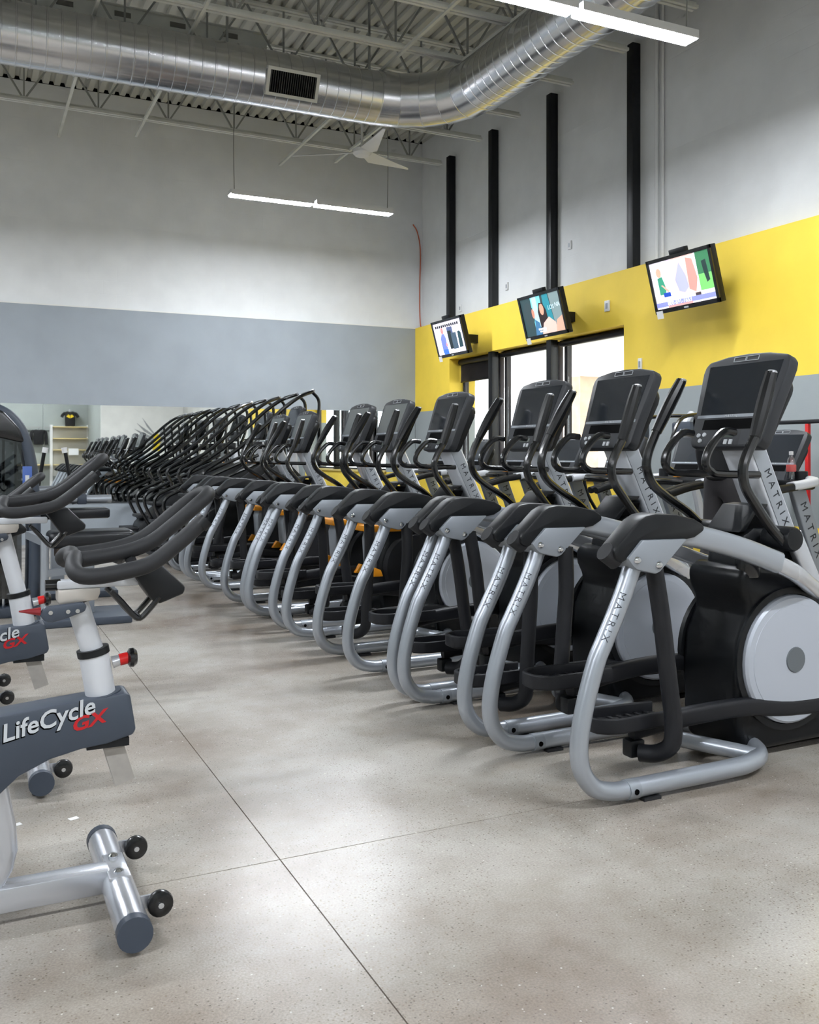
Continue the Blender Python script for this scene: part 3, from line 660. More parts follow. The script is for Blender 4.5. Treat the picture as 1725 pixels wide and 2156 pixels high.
    tr = MB().prism([(.77, .95), (.785, .965), (.87, 1.062), (.94, 1.068), (.93, 1.052), (.88, 1.045), (.81, .955)], 'y', -.10, .10).build('utility_tray', BLACK, t, bevel=.004)
    MB().prism([(.83, .965), (.88, 1.035), (.95, 1.03), (.93, .965)], 'y', -.085, .085).build('tray_well', SLOT, tr)
    a, b = Vector((1.115, 0, .86)), Vector((.865, 0, 1.37)); ax = (b - a).normalized(); nx = Vector((-ax.z, 0, ax.x))
    ms = MB().sweep([a, (a + b) / 2, b], .165, .105, k=1, rr=.15).build('mast', MASTM, t, sharp=50)
    for s in (-1, 1): MB().sweep([a + nx * -.0, b + nx * 0], .004, .075, k=1).xf(lambda p: p + Vector((0, s * .084, 0))).build('side_plate', SILVER, ms)
    text_mb('MATRIX', .05, lambda u, v, w: b - ax * (.17 + u) + nx * (.012 - v) + Vector((0, -.0868 - w, 0)), spacing=1.75).build('lettering', INK, ms)
    console(t, (.775, 0, 1.315), scr=SCREENGLARE if variant == 'B' else None)
    MB().box(1.36, 1.56, -.3, .3, .0, .08).build('front_base', PLATE, t, bevel=.015)
    return t
YC = [3.07, 3.92, 4.68, 5.82, 6.76, 7.52, 8.98, 9.86]
LBL = ['elliptical nearest the camera, its pale disc cut by the right edge', 'second elliptical from the camera, its console overlapping the window edge', 'third elliptical from the camera, its console before the middle window', 'fourth elliptical from the camera, the last with a pale round disc',
       'fifth elliptical from the camera, the first with orange accents', 'sixth elliptical from the camera, closely beside the fifth', 'seventh elliptical from the camera, with a gap before it', 'elliptical farthest from the camera, next to the stair climbers']
A0 = make_elliptical('A', 0, -.12); A1 = make_elliptical('A', -.12, -.02); B0 = make_elliptical('B', -.05, -.18)
used = set()
for i, y in enumerate(YC):
    src = (A0, A1, A0, A1, B0, B0, B0, B0)[i]
    o = src if src not in used else copy_tree(src); used.add(src)
    o.location = (2.2, y, 0); tag(o, LBL[i], 'elliptical', 'row of elliptical machines')

# ------------------------------------------------------------------ stair climbers by the mirror
def make_climber():
    t = empty('stair_climber')
    MB().prism([(-.25, .05), (1.0, .05), (1.0, .85), (.75, 1.0), (.55, .95), (-.2, .32), (-.25, .2)], 'y', -.30, .30).build('body', BLACK, t, bevel=.03)
    for k in range(5):
        st = MB().box(-.42 + k * .19, -.18 + k * .19, -.27, .27, .22 + k * .17, .26 + k * .17).build('step', ARMG, t, bevel=.008)
    for s in (-1, 1):
        y = s * .37
        MB().tube([(.12, y, .82), (.06, y, .96), (.03, y, 1.03), (.06, y, 1.10), (.18, y, 1.18), (.45, y, 1.36), (.8, y, 1.66), (1.0, y, 1.84), (1.2, y * .95, 1.98), (1.38, y * .8, 2.05)], .024, n=8, k=4).build('hand_rail', BLACKG, t)
        MB().cyl((1.2, y * .95, 1.985), (1.40, y * .78, 2.062), .021, n=8).build('rail_sleeve', BRIGHT, t)
        MB().tube([(1.38, y * .8, 2.04), (1.46, y * .72, 1.97), (1.48, y * .7, 1.86), (1.44, y * .7, 1.6), (1.3, y * .7, 1.3)], .02, n=8, k=3).build('front_hoop', BLACKG, t)
        MB().tube([(-.1, y, .30), (-.22, y, .52), (-.27, y, .66), (-.24, y, .76), (-.1, y, .84), (.3, y, 1.02), (.9, y, 1.28)], .022, n=8, k=3).build('lower_rail', BLACKG, t)
        MB().tube([(.98, y * .95, 1.80), (1.0, y * .95, 1.5), (1.02, y * .95, 1.25), (1.1, y * .9, 1.15)], .018, n=8, k=3).build('rail_post', BLACKG, t)
        MB().prism([(.1, .3), (1.15, .3), (1.25, 1.0), (1.05, 1.2), (.9, 1.15), (.1, .62)], 'y', y - .03 * s - .02, y - .03 * s + .02).build('side_panel', BLACK, t, bevel=.01)
        MB().box(.3, .8, y - .012 * s - .008, y - .012 * s + .008, .88, .90).build('side_stripe', BRASS, t) if False else None
        MB().box(1.02, 1.16, y * .62 - .05, y * .62 + .05, 1.36, 1.46).build('cup_holder', BLACK, t, bevel=.01)
    MB().sweep([(1.3, 0, .6), (1.25, 0, 1.0), (1.2, 0, 1.45)], .16, .1, k=3).build('mast', SILVERL, t, sharp=60)
    console(t, (1.13, 0, 1.50), tilt=22, scale=.95)
    MB().box(-.3, 1.45, -.33, .33, 0, .06).build('base', ARMG, t, bevel=.01)
    return t
cl = make_climber()
for i, y in enumerate((11.0, 12.35, 13.7)):
    o = cl if i == 0 else copy_tree(cl); o.location = (2.42, y, 0)
    tag(o, ['black stair climber beside the last elliptical', 'middle black stair climber of the three by the mirror', 'black stair climber closest to the mirror'][i], 'stair climber', 'stair climbers by the mirror')

# ------------------------------------------------------------------ treadmills behind
def make_treadmill():
    t = empty('treadmill')
    MB().box(-1.47, .35, -.44, .44, .0, .17).build('deck', ARMG, t, bevel=.02)
    MB().box(-1.42, -.05, -.27, .27, .17, .182).build('belt', mat('belt_black', (20, 20, 21), .8), t)
    MB().prism([(-.05, .1), (.40, .1), (.36, .24), (.2, .32), (.0, .26)], 'y', -.43, .43).build('motor_hood', BLACK, t, bevel=.03)
    for s in (-1, 1):
        y = s * .41
        yu = s * .25; a, b = Vector((.34, yu, .2)), Vector((-.02, yu, 1.09)); ax = (b - a).normalized(); nx = Vector((-ax.z, 0, ax.x))
        u = MB().sweep([a, b], .05, .13, k=1, rr=.2).build('upright', PLATE, t, sharp=50)
        text_mb('MATRIX', .085, lambda uu, v, w: b - ax * (.16 + uu) - nx * (v - .03) + Vector((0, -.0268 - w, 0)), spacing=1.6).build('lettering', INK, u)
        MB().box(-.5, -.02, y - .05, y + .05, .17, .185).build('side_step', PLATE, t)
        MB().sweep([(-.60, y, .98), (-.4, y, 1.03), (-.18, y, 1.06)], .06, .055, k=3).build('hand_rail', BLACK, t, sharp=60)
        MB().sweep([(.06, s * .20, 1.10), (.06, s * .30, 1.10), (.02, s * .38, 1.09), (-.08, s * .40, 1.075), (-.22, s * .40, 1.06)], .06, .085, side=(0, 0, 1), k=3).build('rail_elbow', SILVERL, t, sharp=60)
        MB().lathe([(.03, 0), (.05, .02), (.05, .08), (.045, .085)], (.02, s * .27, 1.08), 'z', 14).build('cup_holder', BLACK, t)
    MB().box(-.12, .1, -.34, .34, 1.03, 1.10).build('dash', BLACK, t, bevel=.02)
    MB().box(-.14, -.1, -.06, -.02, 1.10, 1.125).build('stop_clip', ORANGE, t)
    MB().tube([(-.2, -.2, 1.06), (-.26, -.1, 1.07), (-.26, .1, 1.07), (-.2, .2, 1.06)], .017, n=8).build('grip_bar', BLACKG, t)
    console(t, (-.02, 0, 1.09), tilt=24, scale=.95)
    return t
tm = make_treadmill()
TY = [5.10, 6.0, 6.9, 7.8, 8.7, 9.6, 10.5]
ORD = 'first second third fourth fifth sixth seventh eighth ninth'.split()
for i, y in enumerate(TY):
    o = tm if i == 0 else copy_tree(tm); o.location = (5.40, y, 0)
    tag(o, 'treadmill with a water bottle and a walker, behind the nearest elliptical' if i == 0 else '%s treadmill of the row behind the ellipticals, counted from the camera' % ORD[i], 'treadmill', 'row of treadmills')
wbt = tag(empty('water_bottle', (4.70, 4.12, 1.168)), 'clear water bottle with red label on the nearest treadmill', 'bottle')
wbt.location = (5.36, 4.86, 1.10)
MB().lathe([(.0, 0), (.03, .0), (.033, .01), (.033, .12), (.026, .15), (.013, .17), (.013, .185)], (0, 0, 0), 'z', 14).build('bottle_body', make_glass('clear_plastic', (.9, .92, .94), .2), wbt)
MB().lathe([(.0335, .06), (.0345, .065), (.0345, .105), (.0335, .11)], (0, 0, 0), 'z', 14).build('paper_label', mat('red_label', (205, 92, 88), .5), wbt)
MB().lathe([(.015, .18), (.015, .205), (.0, .207)], (0, 0, 0), 'z', 12).build('cap', WHITEP, wbt)

# upright steppers by the yellow wall
def make_stepper():
    t = empty('upright_stepper')
    MB().box(-.42, .5, -.28, .28, 0, .1).build('base', BLACK, t, bevel=.02)
    MB().tube([(.3, 0, .1), (.2, 0, .7), (.08, 0, 1.15), (-.02, 0, 1.45), (.03, 0, 1.60), (.1, 0, 1.68)], .04, n=10).build('curved_mast', SILVERL, t)
    MB().box(-.05, .1, -.13, .13, 1.42, 1.6).build('console', SLATE, t, bevel=.02)
    for s in (-1, 1):
        MB().tube([(.1, s * .05, 1.66), (-.05, s * .24, 1.66), (-.3, s * .27, 1.6), (-.42, s * .27, 1.3), (-.4, s * .27, .9), (-.1, s * .26, .5), (.2, s * .2, .2)], .018, n=8).build('hand_rail', BLACKG, t)
        MB().box(-.42, -.1, s * .14 - .07, s * .14 + .07, .22, .26).build('pedal', ARMG, t, bevel=.01)
        MB().bar((-.12, s * .14, .24), (.28, s * .14, .14), .05, .05).build('pedal_arm', ARMG, t)
    return t
sp = make_stepper()
for i, (x, y) in enumerate(((6.25, 6.95), (6.25, 7.7))):
    o = sp if i == 0 else copy_tree(sp); o.location = (x, y, 0)
    tag(o, ['silver masted stepper by the grey wall, nearer the camera', 'silver masted stepper by the grey wall, nearer the window'][i], 'stepper', 'steppers by the right wall')
rg = tag(empty('cable_rig', (6.55, 5.76, 0)), 'black and red cable rig at the right edge of the picture', 'rig')
MB().box(-.018, .018, -.018, .018, .05, 1.55).build('red_post', RED, rg, bevel=.006)
MB().box(-.02, .02, -.75, -.71, .05, 1.55).build('black_post', POST, rg, bevel=.006)
MB().box(-.02, .02, -.75, .45, 1.55, 1.585).build('cross_beam', POST, rg, bevel=.006)
MB().box(-.02, .02, .41, .45, .05, 1.55).build('black_post', POST, rg, bevel=.006)
MB().box(-.3, .3, -.8, .5, 0, .05).build('base', POST, rg)
for k in range(2): MB().cyl((-.02, -.3 - k * .14, .05), (-.02, -.3 - k * .14, 1.55), .012).build('guide_rod', CHROME, rg)
for k in range(8): MB().box(-.08, .06, -.52, -.2, .1 + k * .05, .145 + k * .05).build('weight_plate', BLACK, rg)

# ------------------------------------------------------------------ exercise bikes
def make_bike(dz):
    t = empty('exercise_bike')
    st = MB().cyl((0, -.315, .058), (0, .30, .058), .044, n=20).build('front_stabiliser', BRIGHT, t)
    for s in (-1, 1):
        MB().cyl((0, s * .30 - .012, .058), (0, s * .30 - .012 + s * .03, .058), .0455, n=20).build('end_cap', SLATE, st)
        MB().cyl((0, s * .27, .0), (0, s * .27, .03), .03, n=14).build('levelling_foot', BLACK, st)
        MB().bar((.03, s * .2 + .025, .06), (.095, s * .2 + .025, .06), .008, .035).build('wheel_bracket', BRIGHT, st)
        w = MB().lathe([(.008, -.014), (.022, -.014), (.034, -.01), (.036, 0), (.034, .01), (.022, .014), (.008, .014)], (.088, s * .2, .06), 'y', 20).build('transport_wheel', BLACKG, t)
        MB().cyl((.088, s * .2 - .018, .06), (.088, s * .2 + .03, .06), .008, n=8).build('axle', CHROME, w)
        MB().lathe([(.014, .100), (.014, .108), (.008, .114), (0, .115)], (-.0, s * .055, 0), 'z', 10).build('bolt', CHROME, st)
    MB().box(-.03, .03, -.085, .085, .090, .103).build('saddle_plate', BRIGHT, st, bevel=.005)
    MB().box(-1.12, -.02, -.036, .036, .038, .106).build('bottom_rail', BRIGHT, t, bevel=.006)
    rs = MB().cyl((-1.15, -.28, .058), (-1.15, .28, .058), .044, n=18).build('rear_stabiliser', BRIGHT, t)
    for s in (-1, 1): MB().cyl((-1.15, s * .25, 0), (-1.15, s * .25, .03), .03, n=12).build('levelling_foot', BLACK, rs)
    MB().sweep([(-.345, 0, .10), (-.30, 0, .20), (-.33, 0, .40)], .06, .08, k=3).build('frame_strut', BRIGHT, t, sharp=60)
    hb = MB().prism([(-.34, .576), (-.2, .588), (.02, .606), (.032, .60), (.048, .50), (.04, .485), (-.03, .468), (-.10, .462), (-.18, .445), (-.26, .41), (-.34, .34), (-.55, .30), (-.68, .34), (-.66, .52), (-.5, .56)], 'y', -.055, .055).build('head_beam', SLATE, t, bevel=.010)
    MB().box(-.085, .03, -.048, .048, .455, .478).build('beam_gasket', BLACK, hb)
    sl = math.atan2(.062, .28)
    def lt(scale=1, ox=-.302, oz=.508):
        return lambda u, v, w: Vector((ox + u * math.cos(sl) - v * math.sin(sl), -.0562 - w, oz + u * math.sin(sl) + v * math.cos(sl)))
    text_mb('LifeCycle', .066, lambda u, v, w: lt(1, -.3035, .5055)(u, v, -.0004), shear=.25, bold=.0026, spacing=1.0).build('lettering_shadow', SLOT, hb)
    text_mb('LifeCycle', .066, lt(), shear=.25, bold=.0012, spacing=1.0).build('lettering', INKW, hb)
    text_mb('GX', .05, lambda u, v, w: lt(1, -.125, .513)(u * 1.25, v, w), shear=.3, bold=.0014).build('lettering_red', INKR, hb)
    # front post
    sv = MB().tube([(-.04, 0, .585), (-.062, 0, .722)], .041, n=20, k=1).build('post_sleeve', SILVERL, t)
    MB().tube([(-.0605, 0, .712), (-.064, 0, .731)], .0445, n=20, k=1).build('collar', BLACK, sv)
    MB().tube([(-.037, 0, .588), (-.0395, 0, .60)], .054, n=20, k=1).build('foot_ring', SLATE, sv)
    MB().tube([(-.06, 0, .71), (-.105 - dz * .16, 0, .86 + dz)], .031, n=18, k=1).build('inner_post', SILVERL, t)
    MB().bar((-.015, 0, .47), (.022, 0, .345), .055, .055, up=(1, 0, 0)).build('post_stub', mat('scuffed_alloy', (170, 166, 160), .5, .3, var=.1, vscale=20), t)
    kn = MB().cyl((-.01, 0, .685), (.012, 0, .69), .018, n=12, r2=.015).build('knob', BRIGHT, t)
    MB().cyl((.010, 0, .69), (.034, 0, .694), .017, n=14).build('knob_barrel', RED, kn)
    MB().lathe([(.017, 0), (.027, .006), (.028, .016), (.02, .026), (0, .028)], (.032, 0, .694), 'x', 16).build('knob_cap', BLACKG, kn)
    x0 = -.105 - dz * .16; zz = .86 + dz
    cb = MB().prism([(x0 - .09, zz - .035), (x0 - .105, zz - .015), (x0 - .09, zz + .005), (x0 + .01, zz + .012), (x0 + .02, zz + .0), (x0 + .015, zz - .015), (x0 - .03, zz - .03), (x0 - .07, zz - .04)], 'y', -.058, -.04).build('clamp', SLATE, t, bevel=.005)
    for q in (-.075, -.03, -.005): MB().cyl((x0 + q, -.0605, zz - .012), (x0 + q, -.056, zz - .012), .006, n=8).build('screw', CHROME, cb)
    MB().cyl((x0 - .10, -.048, zz - .008), (x0 - .155, -.048, zz - .004), .012, n=10, r2=.002).build('clamp_lever', DKRED, t)
    MB().prism([(x0 - .055, zz + .012), (x0 - .05, zz + .005), (x0 + .05, zz + .012), (x0 + .058, zz + .03), (x0 + .058, zz + .045), (x0 - .055, zz + .045)], 'y', -.036, .036).build('slide_block', mat('warm_alloy', (196, 190, 182), .4, .3), t, bevel=.008)
    MB().box(x0 - .055, x0 + .165, -.028, .028, zz + .045, zz + .068).build('slide_bar', SILVERL, t, bevel=.005)
    MB().cyl((x0 - .045, 0, zz + .056), (x0 - .085, 0, zz + .056), .016, n=12).build('slide_knob', BLACKG, t)
    # handlebar
    d = dz
    near_ = [(.205, -.205, 1.098), (.15, -.205, 1.05), (.09, -.205, 1.003), (.05, -.205, .981), (.0, -.205, .970), (-.07, -.205, .96), (-.115, -.195, .962), (-.13, -.16, .975), (-.125, -.11, .99), (-.115, -.06, .997), (-.12, 0, .99), (-.115, .06, .997), (-.125, .11, .99), (-.13, .16, .975), (-.115, .195, .962), (-.07, .205, .96), (.0, .205, .970), (.05, .205, .981), (.09, .205, 1.003), (.15, .205, 1.05), (.205, .205, 1.098)]
    hbr = MB().tube([(a, b, c + d) for a, b, c in near_], .022, n=12, k=4).build('handlebar', RUBBER, t)
    inner = [(-.11, -.075, .992), (.0, -.075, 1.005), (.08, -.075, 1.03), (.15, -.075, 1.08), (.21, -.075, 1.13), (.25, -.055, 1.16), (.262, 0, 1.168), (.25, .055, 1.16), (.21, .075, 1.13), (.15, .075, 1.08), (.08, .075, 1.03), (.0, .075, 1.005), (-.11, .075, .992)]
    MB().tube([(a, b, c + d) for a, b, c in inner], .021, n=12, k=4).build('inner_bar', RUBBER, hbr)
    for s in (-1, 1):
        MB().cyl((.195, s * .205, 1.085 + d), (.212, s * .205, 1.102 + d), .0235, n=12).build('bar_end', BLACK, hbr)
        MB().tube([(.01, s * .2, .972 + d), (.03, s * .14, .965 + d), (.03, s * .07, .985 + d)], .016, n=8).build('cross_stay', RUBBER, hbr)
    br_ = MB().prism([(.03, .955 + d), (.12, .965 + d), (.19, .895 + d), (.185, .875 + d), (.115, .850 + d), (.095, .862 + d)], 'y', -.05, .05).build('display_bracket', BLACK, t, bevel=.008)
    MB().tube([(.115, -.045, .87 + d), (.085, -.045, .835 + d), (.06, -.045, .813 + d), (.04, -.045, .825 + d), (.01, -.045, .862 + d), (-.02, -.045, .895 + d)], .0085, n=8, k=3).build('bottle_cage', BLACKG, br_)
    MB().tube([(.115, .045, .87 + d), (.085, .045, .835 + d), (.06, .045, .813 + d), (.04, .045, .825 + d), (.01, .045, .862 + d), (-.02, .045, .895 + d)], .0085, n=8, k=3).build('bottle_cage', BLACKG, br_)
    MB().cyl((.06, -.045, .813 + d), (.06, .045, .813 + d), .008, n=8).build('cage_bar', BLACKG, br_)
    # rear half: flywheel, cranks, saddle
    fw = MB().lathe([(.02, -.02), (.2, -.02), (.235, -.012), (.235, .012), (.2, .02), (.02, .02)], (-.80, 0, .34), 'y', 36).build('flywheel', BLACK, t)
    MB().cyl((-.8, -.04, .34), (-.8, .04, .34), .03).build('flywheel_hub', CHROME, fw)
    for s in (-1, 1):
        MB().prism([(-.9, .30), (-.4, .27), (-.36, .36), (-.46, .45), (-.85, .42)], 'y', s * .05, s * .075).build('drive_cover', SLATE, t, bevel=.008)
        cr = MB().bar((-.50, s * .10, .36), (-.50 + s * .1, s * .10, .36 - s * .14), .02, .03, up=(0, 1, 0)).build('crank', CHROME, t)
        MB().box(-.50 + s * .1 - .05, -.50 + s * .1 + .05, s * .16 - .045, s * .16 + .045, .36 - s * .14 - .012, .36 - s * .14 + .012).build('pedal', BLACK, cr, bevel=.006)
    MB().tube([(-.60, 0, .45), (-.68, 0, .90 + dz * .5)], .033, n=16, k=1).build('seat_post', SILVERL, t)
    MB().box(-.78, -.56, -.028, .028, .90 + dz * .5, .925 + dz * .5).build('seat_slide', SILVERL, t, bevel=.005)
    zs = .94 + dz * .5
    MB().prism([(-.86, -.09), (-.88, 0), (-.86, .09), (-.76, .085), (-.66, .035), (-.58, .02), (-.57, 0), (-.58, -.02), (-.66, -.035), (-.76, -.085)], 'z', zs, zs + .05).build('saddle', VINYL, t, bevel=.018, seg=3)
    return t
b1 = make_bike(0.0); b1.location = (.39, 2.78, 0); tag(b1, 'white and slate exercise bike nearest the camera at left', 'exercise bike', 'exercise bikes in a row')
b2 = make_bike(0.10); b2.location = (.255, 4.05, 0); tag(b2, 'second exercise bike with raised bars, behind the nearest one', 'exercise bike', 'exercise bikes in a row')
b3 = copy_tree(b1, (.10, 5.30, 0)); tag(b3, 'third exercise bike, only its front wheel showing at the left edge', 'exercise bike', 'exercise bikes in a row')
for i, (x, y) in enumerate(((.159, 3.492), (.343, 3.465))):
    s_ = MB().box(-.016, .016, -.012, .012, .0003, .002).build('tape_scrap', FOAM); s_.location = (x, y, 0); s_.rotation_euler = (0, 0, R(20))
    tag(s_, ['white scrap of tape on the floor, the left one', 'white scrap of tape on the floor, the right one'][i], 'tape scrap')

# ------------------------------------------------------------------ weight machines at the far left
wt = tag(empty('weight_tower', (0, 8.0, 0)), 'weight stack machine with smoked shield and curved grey columns at left edge', 'weight machine')
for s in (0, 1):
    y = s * .5
    MB().tube([(.49, y, .0), (.50, y, .6), (.49, y, 1.0), (.47, y, 1.22), (.42, y, 1.42), (.34, y, 1.56), (.22, y, 1.64), (.05, y, 1.67), (-.2, y, 1.66)], .045, n=12).build('curved_column', SLATE, wt)
MB().prism([(-.3, 1.40), (-.28, 1.66), (.1, 1.70), (.28, 1.64), (.40, 1.50), (.45, 1.36), (.2, 1.42)], 'y', -.05, .55).build('hood', BLACKG, wt, bevel=.04, seg=3)
MB().box(-.3, .40, -.03, -.022, .15, 1.42).build('front_shield', SMOKE, wt)
for x in (.08, .27, .36): MB().cyl((x, .06, .05), (x, .06, 1.45), .012).build('guide_rod', CHROME, wt)
for k in range(13): MB().box(.0, .36, .1, .4, .10 + k * .045, .14 + k * .045).build('weight_plate', BLACK, wt)
pl = MB().box(.405, .475, -.062, -.05, .93, 1.19).build('placard', BLUE, wt, bevel=.003)
MB().box(.425, .455, -.0635, -.061, 1.05, 1.12).box(.43, .447, -.0635, -.061, .97, 1.02).build('placard_print', INKW, pl)
MB().box(-.35, .6, -.06, .56, 0, .08).build('base', SLATE, wt, bevel=.01)
lc = tag(empty('leg_curl_bench', (0, 7.6, 0)), 'black padded leg machine with silver frame behind the bikes', 'weight machine')
MB().box(.56, 1.19, -.16, .16, .575, .70).build('bench_pad', VINYL, lc, bevel=.04, seg=3)
MB().box(.62, 1.12, -.12, .12, .50, .575).build('pad_board', mat('brown_board', (74, 62, 52), .6), lc)
MB().box(.80, .90, -.05, .05, .06, .5).build('pedestal', PLATE, lc, bevel=.006)
MB().box(.50, 1.15, -.28, .28, 0, .06).build('base_frame', SLATE, lc, bevel=.01)
MB().cyl((.53, -.2, .0), (.53, -.2, .66), .03).build('upright', SILVER, lc)
MB().bar((.53, -.2, .40), (.85, 0, .40), .06, .05).build('brace', PLATE, lc)
MB().bar((.53, -.2, .64), (.45, .2, .66), .06, .06).build('brace', PLATE, lc)
l2 = tag(empty('seated_press', (0, 9.05, 0)), 'press machine with silver rollers and white tipped levers in front of the mirror', 'weight machine')
MB().box(.55, 1.2, -.14, .14, .70, .79).build('seat_pad', VINYL, l2, bevel=.02)
for a, b, z, y in ((.45, 1.02, .96, .1), (.78, 1.22, .875, -.05)): MB().cyl((a, y, z), (b, y, z), .038, n=16).build('roller', SILVER, l2)
MB().box(.92, 1.0, -.1, .1, .83, .92).build('roller_bracket', SLATE, l2, bevel=.008)
MB().box(.7, .8, -.05, .05, .05, .72).build('pedestal', PLATE, l2)
MB().box(.45, 1.25, -.3, .3, 0, .06).build('base_frame', SLATE, l2, bevel=.01)
for (x0, x1, z0, z1) in ((.58, .66, 1.02, 1.32), (.92, .84, 1.02, 1.32)):
    lv = MB().cyl((x0, .2, z0 - .2), (x1, .2, z1), .017).build('lever', BLACK, l2)
    MB().cyl((x1, .2, z1 - .02), (x1 + (x1 - x0) * .12, .2, z1 + .03), .026).build('lever_tip', WHITEP, lv)
MB().bar((.78, -.1, .90), (1.12, .05, 1.12), .07, .05).build('back_support', ARMG, l2)
MB().bar((.56, .2, .06), (.56, .2, 1.0), .06, .06).build('upright', SILVER, l2)
MB().bar((.80, .2, .06), (.80, .2, 1.0), .06, .06).build('upright', SILVER, l2)

# ------------------------------------------------------------------ shop corner behind the camera, seen in the mirror
sh = tag(empty('shop_shelf', (3.38, YF + .02, 0)), 'white and birch shop shelving reflected in the mirror', 'shelf')
for x in (0, .72): pass
for x in (-.52, .78): MB().box(x - .05, x + .05, 0, .10, 0, 2.40).build('upright', WHITEP, sh, bevel=.004)
for z in (.9, 1.45, 1.87, 2.30): MB().box(-.47, .73, 0, .42, z, z + .035).build('shelf_board', BRASS, sh, bevel=.003)
MB().box(-.47, .73, .0, .02, .5, 2.36).build('back_panel', mat('pale_panel', (190, 190, 184), .6), sh)
MB().box(-1.7, -.57, .1, .14, 2.28, 2.32).build('clothes_rail', STEELG, sh)
MB().box(-1.72, -.57, .0, .42, .9, .935).build('shelf_board', BRASS, sh)
MB().box(.05, .4, .425, .43, 1.28, 1.52).build('paper_notice', FOAM, sh)
def garment(x, sleeve, lab, pos, emblem=False):
    t = tag(empty('garment', pos), lab, 'shirt')
    CL = mat('black_jersey', (18, 18, 20), .85, bump=.2, bscale=40)
    MB().prism([(-.17, 0), (.17, 0), (.18, .42), (.2, .52), (.1, .56), (0, .535), (-.1, .56), (-.2, .52), (-.18, .42)], 'y', -.05, .06).build('body', CL, t, bevel=.03)
    for s in (-1, 1): MB().sweep([(s * .17, 0, .5), (s * .25, 0, .42), (s * (.29 if sleeve < .3 else .27), 0, .5 - sleeve)], .10, .11, k=3).build('sleeve', CL, t, sharp=60)
    if emblem:
        E_ = mat('yellow_print', (240, 205, 30), .6)
        for s in (-1, 1):
            w_ = MB()
            for k in range(4): w_.prism([(s * .01, .30 + k * .025), (s * (.13 - k * .018), .36 + k * .022), (s * (.12 - k * .018), .385 + k * .02), (s * .01, .325 + k * .025)], 'y', .061, .064)
            w_.build('wing_print', E_, t)
        MB().ball((0, -.02, .58), .06, sc=(.9, .9, 1.1)).build('neck_form', mat('grey_form', (170, 172, 172), .5), t)
    else:
        MB().tube([(0, 0, .55), (0, 0, .60), (.02, 0, .62)], .005, n=6).build('hanger_hook', CHROME, t)
    return t
garment(0, .16, 'black tee shirt with yellow winged print on top of the shelf', (3.50, YF + .25, 2.342), True)
garment(0, .5, 'black hooded top hanging beside the shelf', (2.42, YF + .2, 1.66))
garment(0, .5, 'black hooded top hanging farther from the shelf', (1.76, YF + .2, 1.66))
wg = tag(empty('wing_emblem', (6.0, -4.398, 1.92)), 'grey winged emblem on the white wall reflected in the mirror', 'emblem')
WG = mat('grey_print', (150, 152, 154), .6)
for s in (-1, 1):
    for k, (tx, tz, w_) in enumerate(((.50, .66, .075), (.68, .46, .08), (.76, .26, .085), (.72, .06, .08), (.60, -.12, .075))):
        r0 = (.10, .10 - k * .09); m0 = (r0[0] * .45 + tx * .55 + .0, r0[1] * .45 + tz * .55 - .06)
        q = [(r0[0], r0[1] + w_ * .6), (m0[0], m0[1] + w_), (tx, tz), (m0[0] + .01, m0[1] - w_ * .2), (r0[0], r0[1] - w_ * .4)]
        MB().prism([(s * p[0], p[1]) for p in q], 'y', .0, .008 + .002 * k).build('feather', WG, wg)
MB().prism([(-.14, -.5), (.1, -.5), (.16, -.1), (.05, .1), (-.1, .05)], 'y', 0, .014).build('yellow_figure', mat('yellow_figure', (240, 210, 30), .6), wg)

# ------------------------------------------------------------------ person walking on the nearest treadmill
pr = tag(empty('person', (4.90, 5.02, .182)), 'person in black top and dark trousers on the nearest treadmill', 'person')
def skin_obj(name, mt, chain_pts, edges, radii, parent, root=0, sub=2):
    me = bpy.data.meshes.new(name); me.from_pydata(chain_pts, edges, []); o = bpy.data.objects.new(name, me); COL.objects.link(o); o.parent = parent
    m = o.modifiers.new('Skin', 'SKIN'); m.use_smooth_shade = True
    for i, r_ in enumerate(radii):
        d = me.skin_vertices[0].data[i]; d.radius = (r_, r_) if not isinstance(r_, tuple) else r_; d.use_root = (i == root)
    s = o.modifiers.new('Subsurf', 'SUBSURF'); s.levels = sub; s.render_levels = sub
    me.materials.append(mt); return o
bp_ = [(0, 0, .90), (0, 0, 1.08), (0, 0, 1.28), (.0, 0, 1.40), (.01, 0, 1.47), (.03, 0, 1.55), (.03, 0, 1.64),
       (.0, -.09, .86), (.06, -.10, .48), (.02, -.10, .09), (.14, -.10, .04),
       (.0, .09, .86), (-.02, .10, .48), (-.16, .10, .12), (-.06, .10, .04),
       (0, -.17, 1.38), (-.03, -.20, 1.12), (.03, -.21, .92), (.045, -.21, .85),
       (0, .17, 1.38), (-.03, .20, 1.12), (.03, .21, .92), (.045, .21, .85)]
be = [(0, 1), (1, 2), (2, 3), (3, 4), (4, 5), (5, 6), (0, 7), (7, 8), (8, 9), (9, 10), (0, 11), (11, 12), (12, 13), (13, 14), (3, 15), (15, 16), (16, 17), (17, 18), (3, 19), (19, 20), (20, 21), (21, 22)]
br = [(.10, .08), (.09, .07), (.105, .07), (.07, .06), .055, (.075, .09), (.07, .085), .085, .058, .04, .035, .085, .058, .04, .035, .045, .038, .030, .027, .045, .038, .030, .027]
skin_obj('body', SKIN, bp_, be, br, pr)
TRO = mat('charcoal_trousers', (46, 44, 46), .85, bump=.3, bscale=25); HOOD = mat('black_hoodie', (18, 19, 22), .85, bump=.25, bscale=25)
ti = [0, 7, 8, 9, 11, 12, 13]; tp = [bp_[i] for i in ti] + [(0, 0, 1.0)]
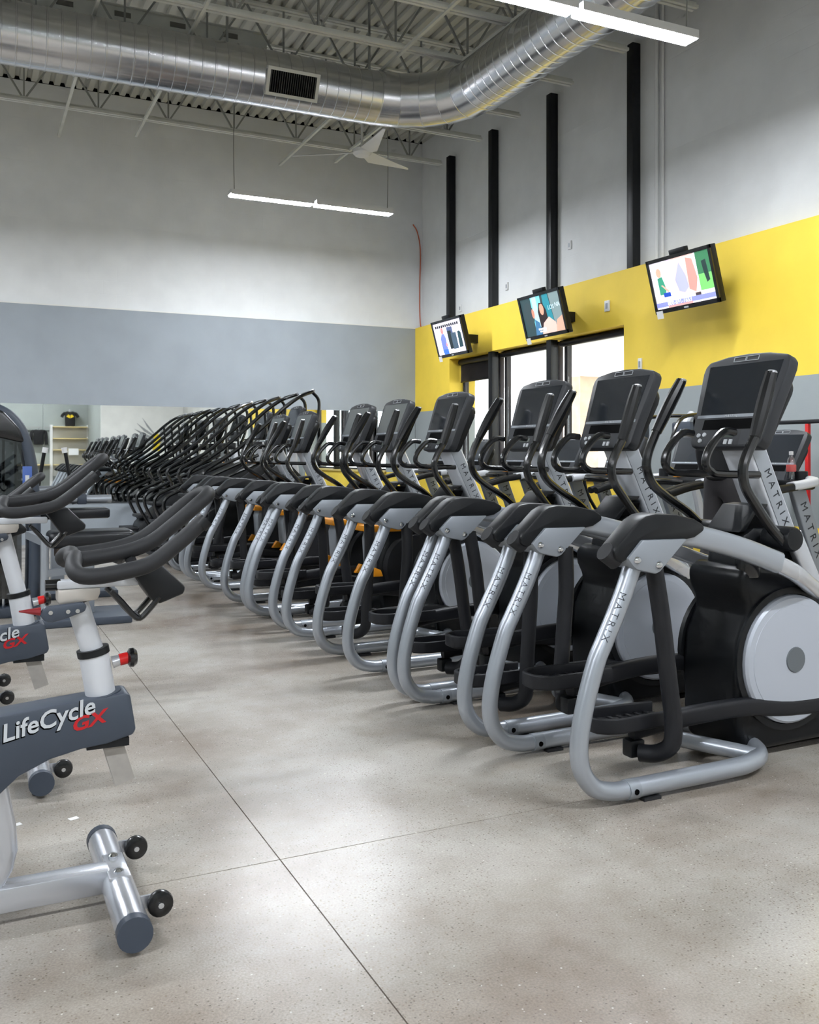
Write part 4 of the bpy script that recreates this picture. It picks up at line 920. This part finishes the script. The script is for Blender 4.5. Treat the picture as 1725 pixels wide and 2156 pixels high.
skin_obj('trousers', TRO, tp, [(7, 0), (0, 1), (1, 2), (2, 3), (0, 4), (4, 5), (5, 6)], [(.14, .12), .105, .08, .07, .105, .08, .07, (.13, .11)], pr)
hi = [1, 2, 3, 15, 16, 17, 19, 20, 21]; hp_ = [bp_[i] for i in hi] + [(0, 0, .92)]
skin_obj('hoodie', HOOD, hp_, [(9, 0), (0, 1), (1, 2), (2, 3), (3, 4), (4, 5), (2, 6), (6, 7), (7, 8)], [(.165, .135), (.185, .14), (.14, .12), .085, .065, .05, .085, .065, .05, (.17, .14)], pr)
MB().ball((.02, 0, 1.645), .105, n=16, sc=(1.0, .86, 1.05)).xf(lambda p: p if p.z > 1.60 or p.x < .02 else Vector((p.x * .3, p.y, max(p.z, 1.60)))).build('hair', mat('dark_hair', (36, 28, 24), .7), pr)
MB().ball((.115, 0, 1.60), .016, n=8, sc=(1, .8, 1.4)).build('nose', SKIN, pr)
for s in (-1, 1):
    MB().ball((.10, s * .032, 1.625), .011, n=8).build('eye', INK, pr); MB().ball((.03, s * .083, 1.60), .02, n=8, sc=(.8, .4, 1.3)).build('ear', SKIN, pr)
    sx_ = .08 if s < 0 else -.10
    MB().sweep([(sx_ - .10, s * .10, .045), (sx_, s * .10, .045), (sx_ + .12, s * .10, .03)], .085, .075, k=3, taper=(1, .7)).build('shoe', mat('white_trainer', (210, 210, 208), .6), pr)
    hd = MB().ball((.05, s * .212, .835), .04, n=10, sc=(.9, .5, 1.15)).build('hand', SKIN, pr)
    for k in range(4):
        x_ = .078 - k * .018; l_ = (.06, .07, .066, .05)[k]
        MB().tube([(x_, s * .212, .815), (x_ + .004, s * .216, .815 - l_ * .45), (x_ + .004, s * .210, .815 - l_ * .8), (x_ + .002, s * .200, .815 - l_)], .0085, n=6, k=2).build('finger', SKIN, hd)
    MB().tube([(.075, s * .205, .845), (.095, s * .196, .82), (.098, s * .19, .79)], .0095, n=6, k=2).build('thumb', SKIN, hd)
MB().box(.112, .118, -.022, .022, 1.568, 1.574).build('mouth', mat('lip', (150, 90, 84), .5), pr)
